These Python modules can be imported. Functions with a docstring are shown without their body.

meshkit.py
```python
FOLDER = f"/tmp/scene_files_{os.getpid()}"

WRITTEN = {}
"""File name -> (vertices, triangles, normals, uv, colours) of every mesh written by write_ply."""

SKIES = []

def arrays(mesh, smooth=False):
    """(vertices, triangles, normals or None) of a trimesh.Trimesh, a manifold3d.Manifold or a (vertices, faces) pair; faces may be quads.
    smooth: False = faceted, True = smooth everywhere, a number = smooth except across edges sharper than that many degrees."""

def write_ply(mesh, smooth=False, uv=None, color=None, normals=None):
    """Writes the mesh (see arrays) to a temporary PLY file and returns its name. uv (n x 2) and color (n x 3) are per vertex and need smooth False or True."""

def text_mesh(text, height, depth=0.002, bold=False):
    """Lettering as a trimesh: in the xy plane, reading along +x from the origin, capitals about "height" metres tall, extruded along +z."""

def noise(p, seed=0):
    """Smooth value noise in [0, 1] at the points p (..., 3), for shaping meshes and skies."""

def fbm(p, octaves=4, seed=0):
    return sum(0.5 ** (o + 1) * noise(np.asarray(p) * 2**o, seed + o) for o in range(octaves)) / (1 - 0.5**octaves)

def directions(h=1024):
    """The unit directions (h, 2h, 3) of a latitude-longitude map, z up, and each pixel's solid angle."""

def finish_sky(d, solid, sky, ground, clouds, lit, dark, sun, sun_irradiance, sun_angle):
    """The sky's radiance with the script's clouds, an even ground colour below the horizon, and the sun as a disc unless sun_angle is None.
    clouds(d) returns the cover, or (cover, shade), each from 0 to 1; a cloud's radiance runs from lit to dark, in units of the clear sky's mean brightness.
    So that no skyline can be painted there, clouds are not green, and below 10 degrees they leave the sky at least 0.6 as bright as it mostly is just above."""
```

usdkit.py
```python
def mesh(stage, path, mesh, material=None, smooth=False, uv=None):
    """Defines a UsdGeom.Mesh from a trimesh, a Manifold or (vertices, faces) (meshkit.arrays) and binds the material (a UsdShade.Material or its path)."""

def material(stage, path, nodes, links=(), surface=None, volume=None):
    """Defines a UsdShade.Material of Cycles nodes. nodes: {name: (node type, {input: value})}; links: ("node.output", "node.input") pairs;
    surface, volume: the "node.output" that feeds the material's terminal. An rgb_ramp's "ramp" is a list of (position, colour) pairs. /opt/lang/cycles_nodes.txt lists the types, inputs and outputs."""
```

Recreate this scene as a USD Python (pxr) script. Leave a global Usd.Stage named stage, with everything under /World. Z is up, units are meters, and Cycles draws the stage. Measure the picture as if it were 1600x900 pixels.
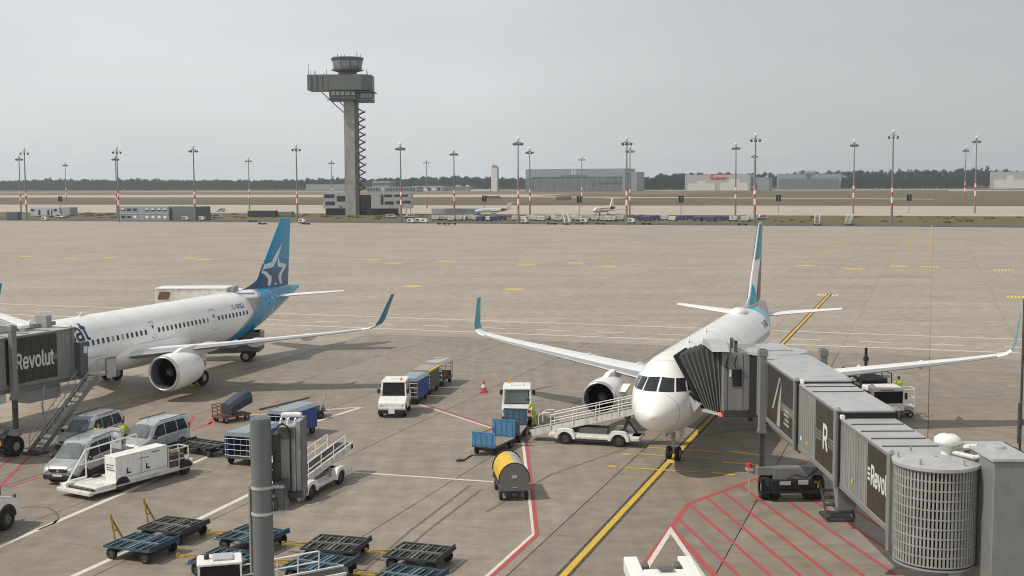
import math, random, re
import numpy as np, trimesh, meshkit, usdkit
from shapely.geometry import Polygon, LineString, box as sbox
from shapely.ops import unary_union
from shapely import affinity
from scipy.interpolate import PchipInterpolator
from pxr import Usd, UsdGeom, UsdLux, UsdShade, Gf, Sdf, Vt
random.seed(7); rng = np.random.default_rng(7)
stage = Usd.Stage.CreateInMemory()
UsdGeom.SetStageUpAxis(stage, UsdGeom.Tokens.z); UsdGeom.SetStageMetersPerUnit(stage, 1)
UsdGeom.Xform.Define(stage, '/World'); UsdGeom.Scope.Define(stage, '/World/Looks')
stage.SetDefaultPrim(stage.GetPrimAtPath('/World'))
PI = math.pi

# ---------------------------------------------------------------- camera
F, Y0, H, ROLL = 1890.0, 285.2, 14.9, -0.005      # lens in photo pixels, horizon row, eye height, tilt of the horizon
TH = math.atan((450 - Y0) / F)
fw = np.array([0, math.cos(TH), -math.sin(TH)]); up0 = np.array([0, math.sin(TH), math.cos(TH)]); rt0 = np.array([1.0, 0, 0])
cr, sr = math.cos(ROLL), math.sin(ROLL)
rt = rt0 * cr + up0 * sr; up = -rt0 * sr + up0 * cr
cam = UsdGeom.Camera.Define(stage, '/World/camera')
cam.AddTransformOp().Set(Gf.Matrix4d(*[*rt, 0, *up, 0, *(-fw), 0, 0, 0, H, 1]))
cam.CreateHorizontalApertureAttr(36.0); cam.CreateVerticalApertureAttr(20.25); cam.CreateFocalLengthAttr(36 * F / 1600)
cam.CreateClippingRangeAttr(Gf.Vec2f(0.5, 30000)); cam.CreateExposureAttr(0.38)

# ---------------------------------------------------------------- sky and sun (veiled sun from the left, thin grey overcast)
SUN = np.array([-0.76, -0.25, 1.0]); SUN /= np.linalg.norm(SUN)
EL, AZ = math.asin(SUN[2]), math.atan2(SUN[0], SUN[1])
skym = usdkit.material(stage, '/World/Looks/sky_material', {
    'tc': ('texture_coordinate', {}),
    'sky': ('sky_texture', {'sky_type': 'single_scattering', 'sun_disc': False, 'sun_elevation': EL, 'sun_rotation': AZ, 'air_density': 1.0, 'aerosol_density': 3.0, 'altitude': 50.0}),
    'sep': ('separate_xyz', {}),
    'map': ('mapping', {'scale': (1.2, 1.2, 5.0)}),
    'n': ('noise_texture', {'scale': 1.6, 'detail': 5.0, 'roughness': 0.55}),
    'nr': ('map_range', {'from_min': 0.3, 'from_max': 0.7, 'to_min': 0.93, 'to_max': 1.07}),
    'dot': ('vector_math', {'math_type': 'dot_product', 'vector2': (-0.95, -0.31, 0.0)}),
    'dh': ('map_range', {'from_min': -1.0, 'from_max': 1.0}), 'dr': ('rgb_ramp', {'ramp': [(0, (.62,) * 3), (.16, (.68,) * 3), (.26, (.80,) * 3), (.36, (.965,) * 3), (.54, (1.0,) * 3), (1, (1.2,) * 3)]}),
    'zr': ('map_range', {'from_min': 0.0, 'from_max': 0.5, 'to_min': 1.06, 'to_max': 0.86}),
    'm1': ('math', {'math_type': 'multiply'}), 'm2': ('math', {'math_type': 'multiply'}),
    'cl': ('vector_math', {'math_type': 'scale', 'vector1': (5.45, 5.63, 5.70)}),
    'mix': ('mix', {'fac': 0.93}),
    'bg': ('background_shader', {'strength': 0.1})},
    [('tc.generated', 'map.vector'), ('map.vector', 'n.vector'), ('n.fac', 'nr.value'), ('tc.generated', 'sep.vector'), ('tc.generated', 'dot.vector1'),
     ('dot.value', 'dh.value'), ('dh.result', 'dr.fac'), ('sep.z', 'zr.value'), ('nr.result', 'm1.value1'), ('dr.color', 'm1.value2'), ('m1.value', 'm2.value1'), ('zr.result', 'm2.value2'),
     ('m2.value', 'cl.scale'), ('sky.color', 'mix.color1'), ('cl.vector', 'mix.color2'), ('mix.color', 'bg.color')], surface='bg.background')
dome = UsdLux.DomeLight.Define(stage, '/World/sky'); dome.CreateIntensityAttr(1.0)
UsdShade.MaterialBindingAPI.Apply(dome.GetPrim()).Bind(skym); dome.GetPrim().SetCustomDataByKey('kind', 'structure')
sun = UsdLux.DistantLight.Define(stage, '/World/sun'); sun.CreateIntensityAttr(0.62); sun.CreateAngleAttr(1.2); sun.CreateNormalizeAttr(True)
sun.CreateColorAttr(Gf.Vec3f(1.0, 0.93, 0.82))
zb = Gf.Vec3d(*SUN); xb = Gf.Cross(Gf.Vec3d(0, 0, 1), zb).GetNormalized(); yb = Gf.Cross(zb, xb)
sun.AddTransformOp().Set(Gf.Matrix4d(*[*xb, 0, *yb, 0, *zb, 0, 0, 0, 60, 1]))

# ---------------------------------------------------------------- helpers
def at(px, py, z=0.0):                       # where the sight line through a point of the photograph meets the level z
    a, b = px - 800, py - 450
    a, b = a * cr + b * sr, -a * sr + b * cr
    d = np.array([a, F * math.cos(TH) - b * math.sin(TH), -F * math.sin(TH) - b * math.cos(TH)])
    t = (z - H) / d[2]
    return np.array([0, 0, H]) + d * t
U = np.array([0.3289, 0.9444]); V = np.array([0.9444, -0.3289])     # the airfield's own axes: away from the terminal, and along it
def ap(s, v, z=0.0): p = U * s + V * v; return np.array([p[0], p[1], z])
def sv(p): return float(np.dot(p[:2], U)), float(np.dot(p[:2], V))

USED = {}
def numbered(parent, name):
    k = USED.get((parent, name), 0); USED[(parent, name)] = k + 1
    return f'{parent}/{name}' if k == 0 else f'{parent}/{name}_{k:03d}'
def keys(prim, **kw):
    for k, v in kw.items():
        if v: prim.SetCustomDataByKey(k, v)
def thing(name, label, cat=None, loc=(0, 0, 0), rz=0.0, group=None, kind=None):
    x = UsdGeom.Xform.Define(stage, numbered('/World', name))
    x.AddTranslateOp().Set(Gf.Vec3d(*map(float, loc))); x.AddRotateZOp().Set(math.degrees(rz))
    keys(x.GetPrim(), label=label, category=cat, group=group, kind=kind)
    return x.GetPrim()
def dup(root, loc, rz, label, group=None, scale=None):
    name = re.sub(r'_[0-9]{3,}$', '', root.GetName()); was = root.GetCustomData()
    x = UsdGeom.Xform.Define(stage, numbered('/World', name))
    x.AddTranslateOp().Set(Gf.Vec3d(*map(float, loc))); x.AddRotateZOp().Set(math.degrees(rz))
    if scale: x.AddScaleOp().Set(Gf.Vec3f(*scale)); x.GetPrim()
    p = x.GetPrim(); p.GetReferences().AddInternalReference(root.GetPath()); p.SetInstanceable(True)
    keys(p, label=label, category=was['category'], group=group or was.get('group'))
    return p

UNIT = np.array([[x, y, z] for x in (-1, 1) for y in (-1, 1) for z in (-1, 1)], float)
QUADS = np.array([[0, 1, 3, 2], [4, 6, 7, 5], [0, 4, 5, 1], [2, 3, 7, 6], [0, 2, 6, 4], [1, 5, 7, 3]])
CH = {}
def chamfer_topology():
    v = []
    for sx in (-1, 1):
        for sy in (-1, 1):
            for sz in (-1, 1):
                for k in range(3): v.append((sx, sy, sz, k))
    e = 0.2
    p = np.array([[s[i] * (1 if i == s[3] else 1 - e) for i in range(3)] for s in v])
    h = trimesh.convex.convex_hull(p); 
    from scipy.spatial import cKDTree
    idx = cKDTree(p).query(h.vertices)[1]
    return v, idx[h.faces]
CHV, CHF = chamfer_topology()
class B:                                     # gathers shapes that become one mesh
    def __init__(s): s.v, s.f, s.n = [], [], 0
    def add(s, v, f):
        v = np.asarray(v, float); f = np.asarray(f, int)
        if f.ndim == 2 and f.shape[1] == 4: f = np.vstack([f[:, [0, 1, 2]], f[:, [0, 2, 3]]])
        s.v.append(v); s.f.append(f + s.n); s.n += len(v); return s
    def tm(s, m): return s.add(m.vertices, m.faces)
    def frame(s, c, R, d, bev=0):            # box of size d, axes = rows of R
        d = np.asarray(d, float) / 2
        if bev:
            bev = min(bev, d.min() * 0.9)
            p = np.array([[sg[i] * (d[i] if i == sg[3] else d[i] - bev) for i in range(3)] for sg in CHV]); f = CHF
        else: p = UNIT * d; f = QUADS
        return s.add(p @ np.asarray(R, float) + np.asarray(c, float), f)
    def box(s, c, d, rz=0.0, bev=0):
        c_, s_ = math.cos(rz), math.sin(rz)
        return s.frame(c, [[c_, s_, 0], [-s_, c_, 0], [0, 0, 1]], d, bev)
    def bx(s, x0, x1, y0, y1, z0, z1, bev=0):
        return s.frame(((x0 + x1) / 2, (y0 + y1) / 2, (z0 + z1) / 2), np.eye(3), (abs(x1 - x0), abs(y1 - y0), abs(z1 - z0)), bev)
    def beam(s, p, q, w, h=None, bev=0):
        p, q = np.asarray(p, float), np.asarray(q, float); d = q - p; L = np.linalg.norm(d); d = d / L
        side = np.cross(d, (0, 0, 1.0)) if abs(d[2]) < 0.99 else np.array([1.0, 0, 0])
        side /= np.linalg.norm(side); u = np.cross(side, d)
        return s.frame((p + q) / 2, [d, side, u], (L, w, h or w), bev)
    def cyl(s, p, q, r, r1=None, n=12, cap=True):
        p, q = np.asarray(p, float), np.asarray(q, float); d = q - p; d /= np.linalg.norm(d)
        a = np.cross(d, (0, 0, 1.0)) if abs(d[2]) < 0.9 else np.cross(d, (1.0, 0, 0))
        a /= np.linalg.norm(a); b = np.cross(d, a); r1 = r if r1 is None else r1
        t = np.arange(n) * 2 * PI / n; ring = np.cos(t)[:, None] * a + np.sin(t)[:, None] * b
        return s.loft([p + ring * r, q + ring * r1], cap)
    def tube(s, pts, r, n=6):
        v, f = np.asarray(pts, float), None
        for a, b in zip(v[:-1], v[1:]): s.cyl(a, b, r, n=n)
        return s
    def loft(s, rings, cap=True, closed=True):
        m = len(rings[0]); v = np.vstack(rings); f = []
        for k in range(len(rings) - 1):
            for i in range(m if closed else m - 1):
                j = (i + 1) % m; f.append((k * m + i, k * m + j, (k + 1) * m + j, (k + 1) * m + i))
        f = np.array(f); f = np.vstack([f[:, [0, 1, 2]], f[:, [0, 2, 3]]])
        if cap:
            for k in (0, len(rings) - 1):
                fan = np.array([(k * m, k * m + i, k * m + i + 1) for i in range(1, m - 1)]); f = np.vstack([f, fan if k else fan[:, ::-1]])
        return s.add(v, f)
    def lathe(s, prof, o=(0, 0, 0), axis='z', n=24):          # prof: (radius, along)
        t = np.arange(n) * 2 * PI / n; rings = []
        for r, a in prof:
            c, d = r * np.cos(t), r * np.sin(t); e = np.full(n, a)
            rings.append(np.stack({'z': (c, d, e), 'x': (e, c, d), 'y': (d, e, c)}[axis], 1) + np.asarray(o, float))
        return s.loft(rings, False)
    def prism(s, poly, a, b, plane='xz'):    # outline in a plane, drawn out along the third axis from a to b
        g = poly if hasattr(poly, 'exterior') else Polygon(poly)
        for q in getattr(g, 'geoms', [g]):
            if not q.is_valid: q = q.buffer(0)
            for q2 in getattr(q, 'geoms', [q]):
                m = trimesh.creation.extrude_polygon(q2, abs(b - a), engine='earcut'); v = np.array(m.vertices); f = np.array(m.faces); lo = min(a, b)
                x, y, z = v[:, 0], v[:, 1], v[:, 2] + lo
                if plane == 'xz': v = np.stack([x, z, y], 1); f = f[:, ::-1]
                elif plane == 'yz': v = np.stack([z, x, y], 1)
                else: v = np.stack([x, y, z], 1)
                s.add(v, f)
        return s
    def grid(s, fn, nu, nv):                 # patch fn(u, v) over the unit square
        P = np.array([[fn(i / nu, j / nv) for j in range(nv + 1)] for i in range(nu + 1)]).reshape(-1, 3); m = nv + 1
        return s.add(P, [(i * m + j, (i + 1) * m + j, (i + 1) * m + j + 1, i * m + j + 1) for i in range(nu) for j in range(nv)])
    def sheet(s, pts, z=0.0):                # flat polygon seen from above
        g = Polygon([(p[0], p[1]) for p in pts]) if not hasattr(pts, 'exterior') else pts
        v, f = trimesh.creation.triangulate_polygon(g, engine='earcut')
        return s.add(np.column_stack([v, np.full(len(v), z)]), f)
    def move(s, T):
        s.v = [v @ np.asarray(T)[:3, :3].T + np.asarray(T)[:3, 3] for v in s.v]; return s
    def put(s, name, m, parent=None, smooth=False, label=None):
        base = parent.GetPath().pathString if parent else '/World'
        p = usdkit.mesh(stage, numbered(base, name), (np.vstack(s.v), np.vstack(s.f)), m, smooth).GetPrim()
        if label: p.SetCustomDataByKey('label', label)
        return p
def structure(name, b, m, kind='structure', label=None, cat=None):
    p = b.put(name, m); keys(p, kind=kind, label=label, category=cat); return p
def words(text, h, depth=0.01, bold=True):   # lettering flat in xy
    m = meshkit.text_mesh(text, h, depth, bold); return np.array(m.vertices), np.array(m.faces)

def word_shape(text, h):                     # lettering as a flat outline
    m = meshkit.text_mesh(text, h, 0.004, True); v = np.array(m.vertices); f = np.array(m.faces); f = f[(v[f][:, :, 2] > .003).all(1)]
    g = unary_union([Polygon(v[t][:, :2]).buffer(1e-4) for t in f]); return affinity.translate(g, -g.bounds[0], 0)
MATS = {}
def mat(name, col, rough=0.6, metal=0.0, var=0.12, scale=2.0, dirt=0.0, bump=0.0, coat=0.0, spec=0.5, stretch=(1, 1, 1), bscale=None):
    """paint, metal, rubber, cloth: base colour with soft tone variation, streaky grime of its own and fine relief"""
    if name in MATS: return MATS[name]
    c = np.array(col, float); lo, hi = np.clip(c * (1 - var), 0, 1), np.clip(c * (1 + var), 0, 0.95)
    N = {'tc': ('texture_coordinate', {}), 'mp': ('mapping', {'scale': stretch}), 'n': ('noise_texture', {'scale': scale, 'detail': 4.0, 'roughness': 0.6}),
         'r': ('rgb_ramp', {'ramp': [(0.3, tuple(lo)), (0.7, tuple(hi))]}),
         'p': ('principled_bsdf', {'roughness': rough, 'metallic': metal, 'coat_weight': coat, 'coat_roughness': 0.08, 'specular_ior_level': spec})}
    L = [('tc.object', 'mp.vector'), ('mp.vector', 'n.vector'), ('n.fac', 'r.fac')]
    out = 'r.color'
    if dirt:
        N['dn'] = ('noise_texture', {'scale': scale * 2.3, 'detail': 6.0, 'roughness': 0.7}); N['dm'] = ('mapping', {'scale': (1.0, 1.0, 0.25)})
        N['dr'] = ('map_range', {'from_min': 0.45, 'from_max': 0.75, 'to_min': 0.0, 'to_max': dirt})
        N['dx'] = ('mix', {'color2': (0.10, 0.085, 0.065)})
        L += [('tc.object', 'dm.vector'), ('dm.vector', 'dn.vector'), ('dn.fac', 'dr.value'), ('dr.result', 'dx.fac'), (out, 'dx.color1')]; out = 'dx.color'
    L.append((out, 'p.base_color'))
    if bump:
        N['bn'] = ('noise_texture', {'scale': bscale or scale * 12, 'detail': 3.0}); N['b'] = ('bump', {'strength': bump, 'distance': 0.02})
        L += [('tc.object', 'bn.vector'), ('bn.fac', 'b.height'), ('b.normal', 'p.normal')]
    MATS[name] = usdkit.material(stage, '/World/Looks/' + name, N, L, surface='p.BSDF'); return MATS[name]
def glass_pane(name, tint=(0.02, 0.025, 0.03), clear=0.0):
    if name in MATS: return MATS[name]
    if clear:
        MATS[name] = usdkit.material(stage, '/World/Looks/' + name, {'fr': ('fresnel', {'IOR': 1.5}), 't': ('transparent_bsdf', {'color': (clear, clear * 1.02, clear)}), 'g': ('glossy_bsdf', {'roughness': 0.03}), 'm': ('mix_closure', {})},
            [('fr.fac', 'm.fac'), ('t.BSDF', 'm.closure1'), ('g.BSDF', 'm.closure2')], surface='m.closure')
    else: mat(name, tint, rough=0.07, var=0.3, scale=0.8, spec=0.6)
    return MATS[name]
def emissive(name, col, st):
    MATS[name] = usdkit.material(stage, '/World/Looks/' + name, {'p': ('principled_bsdf', {'base_color': col, 'emission_color': col, 'emission_strength': st, 'roughness': 0.4})}, [], surface='p.BSDF'); return MATS[name]
WHITE = mat('white_paint', (0.78, 0.78, 0.76), 0.35, var=0.05, dirt=0.25, scale=1.2)
WHITE_D = mat('worn_white_paint', (0.66, 0.65, 0.61), 0.5, var=0.08, dirt=0.5, scale=1.5, bump=0.1)
GREY = mat('grey_paint', (0.30, 0.31, 0.31), 0.5, var=0.06, dirt=0.25)
LGREY = mat('light_grey_paint', (0.42, 0.43, 0.43), 0.45, var=0.05, dirt=0.2)
DGREY = mat('dark_grey_paint', (0.10, 0.105, 0.11), 0.5, var=0.15, dirt=0.2)
BLACK = mat('black_paint', (0.015, 0.015, 0.016), 0.5, var=0.3)
RUBBER = mat('tyre_rubber', (0.018, 0.017, 0.017), 0.85, var=0.3, scale=6, bump=0.2)
STEEL = mat('galvanised_steel', (0.42, 0.43, 0.43), 0.45, 0.6, var=0.15, scale=5, dirt=0.2)
DSTEEL = mat('dull_dark_steel', (0.07, 0.068, 0.065), 0.6, 0.3, var=0.3, scale=5, dirt=0.35)
GLASS = glass_pane('dark_window_glass'); CLEAR = glass_pane('clear_window_glass', clear=0.75)
ALU = mat('bare_aluminium', (0.62, 0.62, 0.63), 0.25, 0.85, var=0.08)
RED = mat('red_paint', (0.50, 0.03, 0.035), 0.45, dirt=0.2); YELLOW = mat('yellow_paint', (0.62, 0.42, 0.03), 0.5, dirt=0.3)
BLUE = mat('cart_blue_paint', (0.07, 0.20, 0.38), 0.5, var=0.2, dirt=0.35, scale=3); RUST = mat('rusty_brown_paint', (0.16, 0.085, 0.05), 0.75, var=0.35, dirt=0.3, scale=5)
LAMP = mat('headlamp_lens', (0.7, 0.7, 0.7), 0.1, 0.3); REDLENS = mat('red_lens', (0.55, 0.02, 0.02), 0.2); AMBER = mat('amber_lens', (0.75, 0.30, 0.02), 0.25)
# ---------------------------------------------------------------- ground: sheets 4 mm apart, then the apron's slabs, then the paint
def ground_mat(name, cols, scale=0.05, rough=0.9, fine=None, stretch=(1, 1, 1), bump=0.15, rot=-0.335):
    N = {'g': ('geometry', {}), 'mp': ('mapping', {'scale': stretch, 'rotation': (0, 0, -rot)}), 'n': ('noise_texture', {'scale': scale, 'detail': 8.0, 'roughness': 0.62}),
         'r': ('rgb_ramp', {'ramp': cols}), 'f': ('noise_texture', {'scale': fine or scale * 30, 'detail': 5.0, 'roughness': 0.7}), 'fr': ('map_range', {'from_min': 0.25, 'from_max': 0.75, 'to_min': 0.84, 'to_max': 1.14}),
         'x': ('vector_math', {'math_type': 'scale'}), 'b': ('bump', {'strength': bump, 'distance': 0.02}), 'p': ('principled_bsdf', {'roughness': rough, 'specular_ior_level': 0.3})}
    return usdkit.material(stage, '/World/Looks/' + name, N, [('g.position', 'mp.vector'), ('mp.vector', 'n.vector'), ('n.fac', 'r.fac'), ('g.position', 'f.vector'), ('f.fac', 'fr.value'), ('r.color', 'x.vector1'), ('fr.result', 'x.scale'),
                                                                  ('x.vector', 'p.base_color'), ('f.fac', 'b.height'), ('b.normal', 'p.normal')], surface='p.BSDF')
def concrete(name, c, joints=None, streak=(2.2, 0.05, 1), amp=0.10):
    """weathered concrete: blotches, rubber marks dragged along the taxi direction, oil drips"""
    N = {'g': ('geometry', {}), 'mp': ('mapping', {'rotation': (0, 0, 0.335), 'scale': (1, 1, 1)}), 'ms': ('mapping', {'rotation': (0, 0, 0.335), 'scale': streak}),
         'n': ('noise_texture', {'scale': 0.05, 'detail': 5.0, 'roughness': 0.5}), 'r': ('rgb_ramp', {'ramp': [(0.3, tuple(0.93 * np.array(c))), (0.5, tuple(c)), (0.72, tuple(1.06 * np.array(c)))]}),
         'k': ('noise_texture', {'scale': 0.55, 'detail': 7.0, 'roughness': 0.65}), 'kr': ('map_range', {'from_min': 0.3, 'from_max': 0.72, 'to_min': 1 - amp, 'to_max': 1 + amp}),
         'mv': ('mapping', {'rotation': (0, 0, 0.335), 'scale': (.22, 1.5, 1)}), 'q': ('noise_texture', {'scale': 1.6, 'detail': 4.0, 'roughness': 0.6}), 'qr': ('map_range', {'from_min': 0.35, 'from_max': 0.68, 'to_min': 0.93, 'to_max': 1.06}), 'm3': ('math', {'math_type': 'multiply'}),
         'f': ('noise_texture', {'scale': 7.0, 'detail': 6.0, 'roughness': 0.75}), 'fr': ('map_range', {'from_min': 0.25, 'from_max': 0.75, 'to_min': 0.94, 'to_max': 1.06}),
         'o': ('noise_texture', {'scale': 0.8, 'detail': 5.0, 'roughness': 0.65}), 'or': ('map_range', {'from_min': 0.62, 'from_max': 0.80, 'to_min': 1.0, 'to_max': 0.80}),
         'm1': ('math', {'math_type': 'multiply'}), 'm2': ('math', {'math_type': 'multiply'}),
         'x': ('vector_math', {'math_type': 'scale'}), 'b': ('bump', {'strength': 0.25, 'distance': 0.01}), 'p': ('principled_bsdf', {'roughness': 0.62, 'specular_ior_level': 0.5})}
    L = [('g.position', 'mp.vector'), ('g.position', 'ms.vector'), ('mp.vector', 'n.vector'), ('n.fac', 'r.fac'), ('ms.vector', 'k.vector'), ('k.fac', 'kr.value'), ('g.position', 'f.vector'), ('f.fac', 'fr.value'),
         ('g.position', 'o.vector'), ('o.fac', 'or.value'), ('kr.result', 'm1.value1'), ('fr.result', 'm1.value2'), ('m1.value', 'm2.value1'), ('or.result', 'm2.value2'), ('g.position', 'mv.vector'), ('mv.vector', 'q.vector'), ('q.fac', 'qr.value'), ('m2.value', 'm3.value1'), ('qr.result', 'm3.value2'),
         ('r.color', 'x.vector1'), ('m3.value', 'x.scale'), ('f.fac', 'b.height'), ('b.normal', 'p.normal')]
    out = 'x.vector'
    if joints:
        N['bk'] = ('brick_texture', {'scale': 1.0, 'color1': (1.0, 1.0, 1.0), 'color2': (0.86, 0.87, 0.88), 'mortar': (0.78, 0.76, 0.74), 'offset': 0.0, 'squash': 1.0, 'mortar_size': 0.07, 'mortar_smooth': 0.3, 'brick_width': joints, 'row_height': joints, 'bias': -0.2})
        N['mu'] = ('vector_math', {'math_type': 'multiply'}); L += [('mp.vector', 'bk.vector'), ('x.vector', 'mu.vector1'), ('bk.color', 'mu.vector2')]; out = 'mu.vector'
    return usdkit.material(stage, '/World/Looks/' + name, N, L + [(out, 'p.base_color')], surface='p.BSDF')
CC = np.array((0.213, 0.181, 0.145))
GR = ground_mat('dry_airfield_grass', [(0.25, (0.085, 0.071, 0.036)), (0.5, (0.12, 0.099, 0.052)), (0.75, (0.17, 0.138, 0.075))], 0.012, stretch=(0.25, 1, 1), fine=0.25)
VERGE = ground_mat('weedy_verge', [(0.25, (0.075, 0.072, 0.028)), (0.55, (0.13, 0.11, 0.05)), (0.8, (0.20, 0.165, 0.085))], 0.06, stretch=(0.4, 1, 1), fine=0.8)
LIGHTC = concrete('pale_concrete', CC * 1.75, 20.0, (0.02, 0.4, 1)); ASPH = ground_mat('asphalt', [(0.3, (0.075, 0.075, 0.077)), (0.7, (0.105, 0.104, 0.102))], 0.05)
RUNW = ground_mat('far_runway_surface', [(0.3, (0.36, 0.325, 0.265)), (0.7, (0.45, 0.405, 0.33))], 0.01, stretch=(0.2, 1, 1))
HEATH = ground_mat('reddish_heath', [(0.3, (0.16, 0.095, 0.06)), (0.7, (0.22, 0.15, 0.095))], 0.008, stretch=(0.25, 1, 1))
def strip(s0, s1, v0, v1, z): return B().sheet([ap(s0, v0), ap(s1, v0), ap(s1, v1), ap(s0, v1)], z)
structure('terrain', B().sheet([(-9000, -300), (9000, -300), (9000, 14000), (-9000, 14000)], -0.06), GR)
structure('verge', strip(414, 540, -700, 800, -0.02), VERGE)
structure('service_road', strip(416, 437, -700, 800, -0.012), ASPH)
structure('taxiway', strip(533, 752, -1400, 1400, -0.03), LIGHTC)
structure('heath_strip', strip(1450, 1900, -3000, -300, -0.045), HEATH)
structure('runway', strip(1180, 1440, -3000, -420, -0.035), RUNW)
structure('runway', B().sheet([ap(1180, -421), ap(1250, -421), ap(1040, 0), ap(1015, 0)], -0.031), RUNW)
structure('runway', strip(2010, 2140, -3000, 60, -0.035), RUNW)
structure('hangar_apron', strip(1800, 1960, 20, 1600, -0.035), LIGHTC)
# apron: near slabs are pieces, beyond that one sheet whose joints are drawn by the material
apron = thing('apron', None, kind='structure')
CONC = [concrete('apron_concrete', CC), concrete('apron_concrete_pale', CC * 1.06), concrete('apron_concrete_warm', CC * (1.0, 0.97, 0.93)), concrete('apron_concrete_dark', CC * 0.93)]
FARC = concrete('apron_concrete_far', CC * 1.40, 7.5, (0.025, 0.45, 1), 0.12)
BED = mat('joint_filler', (0.15, 0.125, 0.10), 0.9)
S0, S1, VA, VB, PITCH = 33.0, 108.0, -52.5, 30.0, 7.5
strip(S0 - 30, S1 + 0.02, VA - 90, VB + 90, -0.05).put('joint_filler', BED, apron)
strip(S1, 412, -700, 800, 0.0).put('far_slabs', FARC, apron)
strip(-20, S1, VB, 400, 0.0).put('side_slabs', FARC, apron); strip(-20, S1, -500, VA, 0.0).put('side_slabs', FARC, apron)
strip(-20, S0, VA, VB, 0.0).put('side_slabs', FARC, apron)
for i in range(int((S1 - S0) / PITCH + .5)):
    for j in range(int((VB - VA) / PITCH + .5)):
        s_, v_ = S0 + i * PITCH, VA + j * PITCH; g = 0.022
        c = ap(s_ + PITCH / 2, v_ + PITCH / 2)
        B().box((c[0], c[1], -0.03), (PITCH - 2 * g, PITCH - 2 * g, 0.06), math.atan2(U[1], U[0]), 0.006).put('slab', CONC[int(rng.choice(4, p=[.45, .2, .2, .15]))], apron)

# paint
def paint(name, c, wear=0.35):
    N = {'g': ('geometry', {}), 'n': ('noise_texture', {'scale': 3.0, 'detail': 7.0, 'roughness': 0.75}), 'r': ('map_range', {'from_min': 0.42, 'from_max': 0.68, 'to_min': 0.0, 'to_max': wear}),
         'm': ('mix', {'color1': c, 'color2': tuple(CC * 1.0)}), 'p': ('principled_bsdf', {'roughness': 0.7, 'specular_ior_level': 0.3})}
    return usdkit.material(stage, '/World/Looks/' + name, N, [('g.position', 'n.vector'), ('n.fac', 'r.value'), ('r.result', 'm.fac'), ('m.color', 'p.base_color')], surface='p.BSDF')
PW = paint('white_line_paint', (0.66, 0.62, 0.54), 0.35); PR = paint('red_line_paint', (0.42, 0.06, 0.075), 0.5); PY = paint('yellow_line_paint', (0.62, 0.42, 0.035), 0.5); PB = paint('black_line_paint', (0.045, 0.035, 0.03), 0.5)
PYB = paint('bright_yellow_paint', (0.80, 0.58, 0.10), 0.25)
PYF = paint('faded_yellow_paint', (0.50, 0.36, 0.10), 0.8)
DARKC = paint('tarry_joint_band', (0.12, 0.10, 0.08), 0.8)
def line(name, pts, w, m, z=0.006, level=0):
    p = LineString([q[:2] for q in pts]).buffer(w / 2, cap_style='flat', join_style='mitre')
    b = B()
    for g in getattr(p, 'geoms', [p]): b.sheet(g, z + 0.004 * level)
    return structure(name, b, m)
def pl(*pp): return [at(x, y) for x, y in pp]
# service road across the stands
def along(px, py, v0, v1): s_, _ = sv(at(px, py)); return [ap(s_, v0), ap(s_, v1)]
line('white_edge_line', along(500, 492, -140, 240), 0.42, PW); line('white_edge_line', along(1000, 529, -140, 240), 0.42, PW)
s_mid = sv(at(1000, 521))[0]; b = B()
for k in range(-20, 30): b.sheet([ap(s_mid - .19, k * 6.3), ap(s_mid + .19, k * 6.3), ap(s_mid + .19, k * 6.3 + 2.9), ap(s_mid - .19, k * 6.3 + 2.9)], 0.006)
structure('dashed_centre_line', b, PW)
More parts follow.
